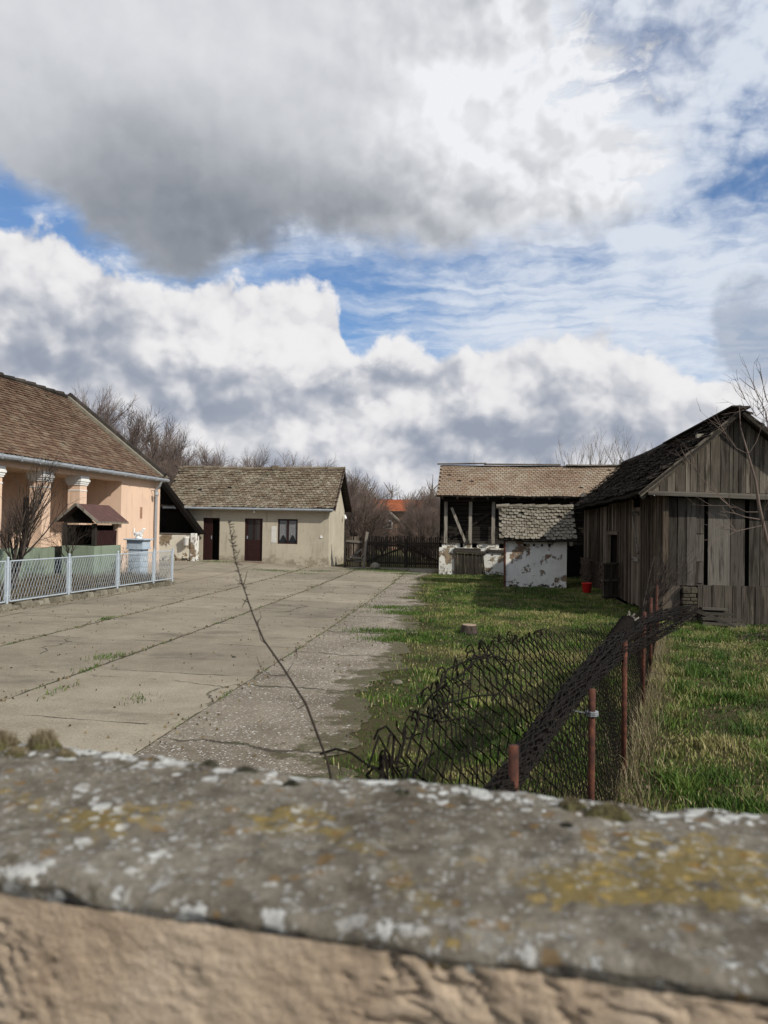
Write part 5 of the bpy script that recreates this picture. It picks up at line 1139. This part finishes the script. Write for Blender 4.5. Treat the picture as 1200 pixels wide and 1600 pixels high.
# bare tree at the right edge
rt_=thing('bare_tree','bare young tree spreading pale branches before the shed gable at the right edge','tree',(5.0,11.6,0))
def P3(px,py,dd): return Vector(CP+ray(px,py)*dd)
mb=MB(); mb.tube([Vector((5.62,11.0,0)),P3(1222,900,11.5),P3(1198,845,11.5),P3(1186,790,11.5),P3(1180,750,11.5),P3(1168,706,11.5),P3(1157,668,11.6),P3(1155,632,11.6)],[.05,.038,.030,.024,.020,.013,.008,.005],8); mb.build('trunk',MT['twig'],rt_,True)
T=Tree(5)
mainb=[[(1190,812),(1165,808),(1148,802),(1127,775),(1108,760),(1090,738),(1072,715),(1064,700)],[(1184,800),(1166,800),(1140,790),(1122,770)],[(1166,708),(1150,700),(1137,682),(1127,665),(1120,650),(1120,635)],[(1168,712),(1182,690),(1190,668),(1193,650),(1190,620)],[(1196,820),(1150,830),(1130,826),(1108,800)],[(1215,860),(1205,700),(1195,640),(1180,610),(1160,595),(1155,590)],[(1215,820),(1210,650),(1196,620),(1192,600),(1188,580)],[(1195,640),(1182,650),(1165,625),(1152,610)],[(1210,700),(1200,660),(1185,640),(1180,632)],[(1192,840),(1194,800),(1205,770),(1215,740)]]
for i,bq in enumerate(mainb):
    pts=[P3(a_,b2,11.5-.06*i*(j/len(bq))) for j,(a_,b2) in enumerate(bq)]; n=len(pts); r0=.010 if i in(0,5,6) else .0065
    T.crown.tube(pts,[r0*(1-.75*j/(n-1)) for j in range(n)],5,cap=False)
    for k in range(5):
        j=T.r.randint(1,n-2); d=(pts[j+1]-pts[j]).normalized(); T.branch(pts[j],d+Vector((T.r.gauss(0,.5),T.r.gauss(0,.3),T.r.gauss(.15,.5))),T.r.uniform(.25,.6),.0045,1,2,.05,.1,(2,2),.6,.6,T.crown,4,.3)
T.crown.build('crown',MT['twig'],rt_)
# dead bush leaning on the fence by the shed corner
db_=thing('dead_bush','dead dark brushwood sticking up beside the shed corner','bush',(2.55,13.2,0))
T=Tree(77); a=P3(1000,975,12.6)
for k in range(34):
    d=P3(1055+T.r.gauss(0,18),885+T.r.gauss(0,18),13.2)-a; T.branch(a+Vector((T.r.gauss(0,.05),0,T.r.gauss(0,.05))),d,d.length*T.r.uniform(.7,1.05),.014,1,3,.03,.05,(6,4),.30,.4,T.crown,6,.3)
T.crown.tube([P3(935,1035,12.),a,P3(1035,935,13.)],[.03,.035,.02],7)
T.crown.build('branches',MT['twig_dark'],db_)
tr=Tree(9); c0=P3(1165,1010,13.2)
bp=thing('brushwood_heap','low heap of twigs and rotten leaves in the grass before the shed','brushwood',(5.0,14.,0))
for k in range(30): tr.branch(Vector((5.1+tr.r.gauss(0,.5),13.9+tr.r.gauss(0,.35),.03)),Vector((tr.r.gauss(0,1),tr.r.gauss(0,1),.15)),tr.r.uniform(.3,.8),.008,1,2,0,.12,(3,2),.5,.5,tr.crown,4,.3)
tr.crown.build('twigs',MT['twig_dark'],bp)
sk=MB(); sk.tube([P3(1181,1282,5.2),P3(1190,1270,5.2),P3(1197,1255,5.3)],[.008,.006,.004],6); sk.tube([P3(1190,1270,5.2),P3(1203,1262,5.2)],[.005,.003],5); tag(sk.build('bleached_stick',MT['post'],None),'short bleached forked stick lying in the grass at the right edge','stick')
# ---- background trees: prototypes, then copies
protoA=make_tree('woodland_tree','x','tree',(0,0,0),101,6.2,.11,3,(26,17,6),.50,.52,.07,.055,(MT['bark'],MT['twig']),stems=1,first=.15,minr=1.5)
protoB=make_tree('woodland_tree','x','tree',(0,0,0),102,4.2,.07,3,(15,13,5),.42,.58,.09,.055,(MT['bark'],MT['twig_grey']),stems=4,lean=.35,first=.12,minr=1.5)
protoC=make_tree('hedge_tree','x','tree',(0,0,0),103,3.2,.05,3,(14,11,5),.5,.55,.05,.08,(MT['bark'],MT['twig']),stems=8,lean=.7,first=.08,minr=1.6)
protoD=make_tree('slender_tree','x','tree',(0,0,0),104,6.,.06,3,(11,6,3),.42,.42,.10,.05,(MT['bark'],MT['twig_grey']),stems=2,lean=.15,first=.3,minr=1.3)
def theight(o): return max(max((v.co.z for v in ch.data.vertices),default=0) for ch in o.children)
HT={o.name:theight(o) for o in(protoA,protoB,protoC,protoD)}; used=set()
def plant(proto,px,py,y,label,group,rz=None,wide=1.,base=0.):
    top=at(px,py,y=y); s_=(top[2]-base)/HT[proto.name.split('.')[0] if proto.name in HT else proto.name]
    rz=random.uniform(0,6.28) if rz is None else rz
    if proto.name not in used:
        used.add(proto.name); o=proto; o.location=Vector((top[0],y,base)); o.rotation_euler=(0,0,rz); o.scale=(s_*wide,s_*wide,s_); o['label']=label; o['group']=group; return o
    return copy_thing(proto,(top[0],y,base),rz,(s_*wide,s_*wide,s_),label,group)
ORD=['first','second','third','fourth','fifth','sixth','seventh','eighth','ninth','tenth','eleventh','twelfth','thirteenth','fourteenth','fifteenth','sixteenth','seventeenth','eighteenth','nineteenth','twentieth','twenty-first','twenty-second','twenty-third','twenty-fourth','twenty-fifth','twenty-sixth','twenty-seventh','twenty-eighth','twenty-ninth','thirtieth']
g1='bare trees behind the peach house and the outbuilding'
belt=[(20,600,50,1.),(60,595,47,1.),(95,578,46,1.),(120,574,44,1.),(150,605,47,.9),(165,600,51,.9),(178,622,43,1.),(205,612,49,1.),(218,628,46,1.),(232,640,45,1.),(248,640,50,1.),(262,655,42,1.1),(285,662,48,1.),(310,672,43,1.1),(325,668,47,1.),(338,668,50,1.),(362,680,44,1.),(388,684,48,1.1),(400,678,45,1.),(412,682,43,1.),(440,700,50,1.),(462,698,45,1.),(488,712,48,1.),(512,714,43,1.),(530,722,47,1.)]
for i,(px,py,y,w_) in enumerate(belt):
    side='rising over the roof of the peach house' if px<150 else ('between the peach house gable and the beige outbuilding' if px<285 else 'rising over the ridge of the beige outbuilding')
    plant((protoA,protoB,protoC)[i%3],px,py+(0 if i%4==0 else 14+7*(i%3)),y,f'bare tree {side}, {ORD[i]} from left',g1,wide=w_*(1.25 if i%3 else 1.1))
i=0
for px in range(130,535,14):
    plant((protoC,protoB)[i%2],px+random.uniform(-4,4),np.interp(px,[130,200,300,530],[698,698,714,742])+random.uniform(-14,8),39.5+random.uniform(0,3.5),f'low bushy tree close behind the beige outbuilding, {ORD[i]} from left in front row','front bushes behind the outbuilding',wide=1.35); i+=1
g2='brown bare thicket trees left of the distant house'
for i,(px,py,y) in enumerate(sorted(((536,735,40),(542,730,42),(548,728,43),(558,742,39),(568,750,44),(575,768,40),(583,752,47),(552,756,42),(541,765,38.5),(564,770,38.5),(572,785,39)))):
    plant((protoC,protoB)[int(px)%2],px,py,y,f'brown tree between outbuilding gable and distant house, {ORD[i]} from the gable',g2,wide=1.05)
g3='grey bare thicket trees right of the distant house'
for i,(px,py,y) in enumerate(sorted(((648,768,44),(656,762,42),(664,755,45),(672,762,40),(680,752,43),(689,764,39),(660,785,38.5),(676,780,38.5),(700,760,42)))):
    plant((protoC,protoB)[int(px)%2],px,py,y,f'grey tree between distant house and old barn, {ORD[i]} from the house',g3,wide=1.0)
for (px,py,lab_) in ((598,805,'brown bush before the left wall of the distant house'),(634,800,'brown bush before the right part of the distant house')): plant(protoC,px,py,48,lab_,'bushes before the distant house',wide=1.0)
g4='slender bare trees rising behind the barn roof'
for i,(px,py,y) in enumerate(((889,668,38),(896,676,40),(903,684,41),(918,664,37),(930,672,39),(941,662,36.5),(951,690,42),(962,664,38),(972,676,40),(983,660,37),(994,668,39),(1003,684,41),(1012,694,38),(1026,690,38))):
    plant(protoD,px,py,y,f'slender tree above the barn ridge beside the shed roof, {ORD[i]} from left',g4,wide=1.+.3*(i%2))
for i,(px,py,y) in enumerate(((745,712,44),(752,706,40),(765,714,43),(781,716,41),(806,708,40),(818,714,43),(834,702,41),(846,712,40),(860,716,43),(872,706,39))):
    plant(protoD,px,py,y,f'far tree tip just above the pale barn roof, {ORD[i]} tip from left','tree tips over the barn roof',wide=1.)
# far wood closing the horizon
fwm=Tree(55)
for k in range(420):
    x=fwm.r.uniform(-95,70); y=fwm.r.uniform(92,125); h=fwm.r.uniform(4.5,7.5)
    fwm.crown.tube([(x,y,0),(x+fwm.r.gauss(0,.3),y,h*.5),(x+fwm.r.gauss(0,.6),y,h)],[.22,.14,.04],4,cap=False)
    for j in range(16):
        z=fwm.r.uniform(.1,.9)*h; a=fwm.r.uniform(0,6.28); l=fwm.r.uniform(.8,2.4); q=Vector((x,y,z)); fwm.crown.tube([q,q+Vector((math.cos(a)*l*.5,math.sin(a)*l*.5,l*.5)),q+Vector((math.cos(a)*l*.8,math.sin(a)*l*.8,l))],[.09,.06,.03],3,cap=False)
tag(fwm.crown.build('far_wood',MT['twig_grey'],None),'distant bare wood closing the horizon behind the farmyard','wood',kind='stuff')
# ============================================================ FOREGROUND BOUNDARY WALL
bw=thing('boundary_wall','low foreground wall with tan sprayed stucco and a lichen covered concrete coping','wall',(0,.7,0))
CZ=1.55; LIFT=.012
A=at(0,1172,z=CZ); B=at(1200,1287,z=CZ); far_d=np.array([B[0]-A[0],B[1]-A[1]]); far_d/=np.linalg.norm(far_d)
C_=at(0,1408,z=CZ); D_=at(1200,1600,z=CZ)
nrm=np.array([far_d[1],-far_d[0]])      # towards the camera
wid=abs(np.dot(np.array([C_[0]-A[0],C_[1]-A[1]]),nrm)); wid2=abs(np.dot(np.array([D_[0]-B[0],D_[1]-B[1]]),nrm))
wid-=.018; wid2-=.018; org=np.array([A[0],A[1]])-far_d*1.0; LEN=4.2
def wq(s,z_,nz_=0): return None
ns,nt=900,170
S=np.linspace(0,LEN,ns); Tt=np.concatenate([np.linspace(-.14,0,30,endpoint=False),np.linspace(0,1,nt-50),np.linspace(1,1.12,21)[1:]]); nt=len(Tt)
Sg,Tg=np.meshgrid(S,Tt)
W_=wid+(wid2-wid)*np.clip((Sg-1)/2.,0,1.3)
tc_=np.clip(Tg,0,1)
fe=.012*(fbm(Sg*9,Sg*0,4,2)-.5)+.008*(fbm(Sg*31,Sg*0,3,4)-.5)
xx=org[0]+far_d[0]*Sg+nrm[0]*(tc_*W_+fe*(1-2*tc_)); yy=org[1]+far_d[1]*Sg+nrm[1]*(tc_*W_+fe*(1-2*tc_))
zz=CZ+LIFT+.010*(fbm(Sg*5,Tg*W_*5,4,8)-.5)+.010*(fbm(Sg*22,Tg*W_*22,4,12)-.5)+.005*(fbm(Sg*80,Tg*W_*80,3,13)-.5)
zz+=.012*(fbm(Sg*14,Sg*0+3,4,15)-.5)*np.clip(1-tc_*7,0,1)
rnd=.006; zz-=rnd*np.clip(1-tc_*W_/.012,0,1)**2+.010*np.clip(1-(1-tc_)*W_/.014,0,1)**2
zz=np.where(Tg<0,zz+Tg*.55,zz); zz=np.where(Tg>1,zz-(Tg-1)*.13,zz)
off=np.where(Tg<0,.004*np.sin(Tg*60),np.where(Tg>1,-(Tg-1)*.05,0)); xx+=nrm[0]*off; yy+=nrm[1]*off
V=np.stack([xx.ravel(),yy.ravel(),zz.ravel()],1); I,J=np.meshgrid(np.arange(ns-1),np.arange(nt-1)); a=(J*ns+I).ravel(); F=np.stack([a,a+ns,a+1+ns,a+1],1)
m,t,b=mat('lichened_coping'); o=t.new('ShaderNodeNewGeometry').outputs['Position']; x,y,z=t.sep(o)
# across-wall coordinate: 0 at the far edge
ac=t.m('ADD',t.m('MULTIPLY',t.m('SUBTRACT',x,float(A[0])),float(nrm[0])),t.m('MULTIPLY',t.m('SUBTRACT',y,float(A[1])),float(nrm[1])))
n1_=t.noise(o,7,7,.62); n2_=t.noise(o,34,7,.72); n3_=t.noise(o,130,4,.7)
c_=ramp(t,t.m('ADD',t.m('MULTIPLY',n1_,.5),t.m('MULTIPLY',n2_,.5)),[(.34,(.060,.050,.038)),(.5,(.138,.122,.098)),(.66,(.225,.205,.170))])
k=t.lin(n3_,.3,.7,.75,1.25); c_=t.scale(c_,t.xyz(k,k,k))
def spots(scale,seed,thr,soft=.06,dist=.5):
    p=t.vadd(t.vadd(o,(seed,seed*.7,0.)),t.scale(t.vadd(t.noise(o,scale*1.6,3,.6,col=True),(-.5,-.5,-.5)),(dist/scale,)*3))
    n=t.n.new('ShaderNodeTexVoronoi'); t.put(n.inputs['Vector'],p); n.inputs['Scale'].default_value=scale
    rr=t.sep(n.outputs['Color'])[0]; size=t.m('MULTIPLY',t.m('SUBTRACT',rr,thr),.62/(1-thr))
    return t.ss(t.m('SUBTRACT',size,n.outputs['Distance']),0,soft)
edge=t.m('MAXIMUM',t.ss(ac,.05,.0),t.ss(ac,wid-.05,wid-.005,0,.42))
fe_=t.ss(ac,.095,.01)
zone=t.ss(t.m('ADD',t.noise(t.vadd(o,(3.,3.,0.)),5,4,.6),t.m('ADD',t.m('MULTIPLY',edge,.12),t.m('MULTIPLY',fe_,.40))),.54,.66)
s_big=t.m('MULTIPLY',spots(40,1.3,.38),zone); s_mid=t.m('MULTIPLY',spots(85,5.1,.45),t.lin(zone,0,1,.16,1.)); s_sm=t.m('MULTIPLY',spots(170,2.7,.62),.45)
s_edge=t.m('MULTIPLY',t.ss(t.m('ADD',t.noise(o,36,6,.65),t.m('ADD',t.m('MULTIPLY',edge,.07),t.m('MULTIPLY',fe_,.055))),.60,.625),t.ss(edge,.05,.5))
wh=t.m('MAXIMUM',t.m('MAXIMUM',s_big,s_mid),t.m('MAXIMUM',s_sm,s_edge))
yz=t.ss(t.m('ADD',t.noise(t.vadd(o,(8.,1.,0.)),6,5,.62),t.m('SUBTRACT',.10,t.m('MULTIPLY',t.m('ABSOLUTE',t.m('SUBTRACT',ac,wid*.58)),.9))),.56,.66)
c_=t.mix(t.m('MULTIPLY',t.ss(t.m('ADD',n2_,t.m('MULTIPLY',yz,.2)),.60,.70),t.m('MULTIPLY',yz,.7)),c_,(.17,.125,.035))
c_=t.mix(t.m('MULTIPLY',spots(70,8.8,.42),t.m('MULTIPLY',yz,.6)),c_,(.29,.205,.065))
c_=t.mix(t.m('MULTIPLY',t.ss(t.m('ADD',t.noise(t.vadd(o,(1.,6.,0.)),24,6,.65),t.m('MULTIPLY',fe_,.10)),.59,.64),t.lin(edge,0,1,.45,.9)),c_,(.045,.038,.022))
c_=t.mix(t.m('MULTIPLY',spots(60,4.1,.80),.6),c_,(.17,.10,.035))
c_=t.mix(t.m('MULTIPLY',wh,.85),c_,t.mix(t.ss(n2_,.4,.6),(.40,.40,.385),(.56,.57,.55)))
t.put(b.inputs['Base Color'],c_); b.inputs['Roughness'].default_value=1.; b.inputs['Specular IOR Level'].default_value=.05
bumpn(t,b,t.m('ADD',t.m('MULTIPLY',wh,.6),t.m('ADD',n2_,t.m('MULTIPLY',n3_,.5))),.006)
mkobj('coping',V,F,None,m,bw,True)
# stucco face
ns,nz_=900,190; S=np.linspace(0,LEN,ns); Zs=np.concatenate([np.linspace(CZ-.004,CZ-.30,150),np.linspace(CZ-.31,0,40)]); Sg,Zg=np.meshgrid(S,Zs)
W_=wid+(wid2-wid)*np.clip((Sg-1)/2.,0,1.3)-.004
wx_=.25*(fbm(Sg*14,Zg*14,3,31)-.5); wy_=.25*(fbm(Sg*14+9,Zg*14,3,33)-.5)
rr=fbm((Sg+wx_*.35)*62,(Zg+wy_*.35)*44,3,41); worm=1-np.abs(rr*2-1)*6.5; worm=np.clip(worm,0,1)
dep=.005*fbm(Sg*30,Zg*30,4,44)+.0035*fbm(Sg*110,Zg*110,3,48)-.0070*worm*np.clip((fbm(Sg*8,Zg*8,3,46)-.38)*4,0,1)
xx=org[0]+far_d[0]*Sg+nrm[0]*(W_+dep); yy=org[1]+far_d[1]*Sg+nrm[1]*(W_+dep)
V=np.stack([xx.ravel(),yy.ravel(),Zg.ravel()],1); I,J=np.meshgrid(np.arange(ns-1),np.arange(nz_-1)); a=(J*ns+I).ravel(); F=np.stack([a,a+1*ns,a+1+ns,a+1],1)
m,t,b=mat('tan_stucco'); o=t.new('ShaderNodeNewGeometry').outputs['Position']
n=t.noise(o,9,6,.6); t.put(b.inputs['Base Color'],ramp(t,n,[(.3,(.40,.30,.215)),(.5,(.50,.39,.285)),(.7,(.58,.47,.36))])); bumpn(t,b,t.noise(o,170,5,.7),.006)
mkobj('stucco_face',V,F,None,m,bw,True)
# back of the wall
mb=MB(); 
def wp(s,off_,z_): return (org[0]+far_d[0]*s+nrm[0]*off_,org[1]+far_d[1]*s+nrm[1]*off_,z_)
mb.hexa([wp(0,.03,0),wp(LEN,.03,0),wp(LEN,.0301,0),wp(0,.0301,0),wp(0,.03,CZ-.02),wp(LEN,.03,CZ-.02),wp(LEN,.0301,CZ-.02),wp(0,.0301,CZ-.02)] if False else [wp(0,.02,0),wp(0,wid*.8,0),wp(LEN,wid*.8,0),wp(LEN,.02,0),wp(0,.02,CZ-.06),wp(0,wid*.8,CZ-.06),wp(LEN,wid*.8,CZ-.06),wp(LEN,.02,CZ-.06)]); mb.build('core',m,bw)
# moss cushions along the far edge of the coping
def cushion(px,py,rx,h,mt,lab,hairy=0):
    p=at(px,py,z=CZ+LIFT); p=p+np.array([nrm[0],nrm[1],0])*.026; rx*=.66; h*=.85; me=MB(); n=26; R_=8; V=[];Fq=[]
    V.append(Vector((p[0],p[1],CZ+LIFT-.001+h)))
    for i in range(1,R_):
        q=i/(R_-1)*math.pi/2
        for j in range(n):
            a=2*math.pi*j/n; rr=rx*(1+.22*math.sin(a*3+px)+.12*math.sin(a*7+py)); nn_=1+.14*(random.random()-.5)
            V.append(Vector((p[0]+math.cos(a)*rr*math.sin(q),p[1]+math.sin(a)*rr*.6*math.sin(q),CZ+LIFT-.004+h*math.cos(q)*nn_)))
    for j in range(n): Fq.append((0,1+j,1+(j+1)%n))
    for i in range(R_-2):
        for j in range(n): Fq.append((1+i*n+j,1+(i+1)*n+j,1+(i+1)*n+(j+1)%n,1+i*n+(j+1)%n))
    me.add(V,Fq); o=me.build('moss_cushion',mt,None,True); tag(o,lab,'moss','moss cushions on the foreground wall')
    mb=MB()
    for k in range(int(110+hairy*260)):
        a=random.uniform(0,6.28); q=math.sqrt(random.random()); s0=Vector((p[0]+math.cos(a)*rx*q*.9,p[1]+math.sin(a)*rx*.55*q,CZ+LIFT-.004+h*math.sqrt(max(0,1-q*q))*.96))
        l=random.uniform(.002,.004)+hairy*random.uniform(.003,.012)
        e=s0+Vector((random.gauss(0,.3),random.gauss(0,.3),1)).normalized()*l; mb.tube([s0,e],[.0005,.0002],3,random.random(),cap=False)
    mb.build('sprigs',MT['straw'] if hairy else mt,o)
cushion(88,1163,.034,.024,MT['moss'],'tall tufted olive moss cushion near the left end of the wall',1)
cushion(18,1158,.045,.018,MT['moss'],'brown tufted moss cushion at the far left end of the wall',1)
cushion(48,1170,.022,.012,MT['moss'],'small moss cushion between the two tufted ones on the left',.3)
cushion(125,1172,.020,.009,MT['moss'],'small pale moss cushion right of the tall tufted one',.3)
cushion(343,1186,.020,.010,MT['moss_dark'],'dark round moss cushion left of the sapling foot, the larger of the pair',0)
cushion(398,1196,.024,.010,MT['moss_dark'],'dark flat moss cushion nearest to the sapling foot',0)
cushion(468,1214,.016,.008,MT['moss_dark'],'small dark moss cushion just left of the torn wire',0)
cushion(633,1230,.024,.010,MT['moss_dark'],'dark moss cushion below the middle of the wire mesh',0)
cushion(893,1246,.020,.012,MT['moss'],'pale grey green moss cushion between the two nearest posts',.2)
cushion(945,1256,.034,.013,MT['moss'],'wide low moss cushion right of the nearest tall rusty post',.2)
cushion(885,1276,.013,.006,MT['moss_dark'],'tiny dark moss cushion set back from the coping edge on the right',0)
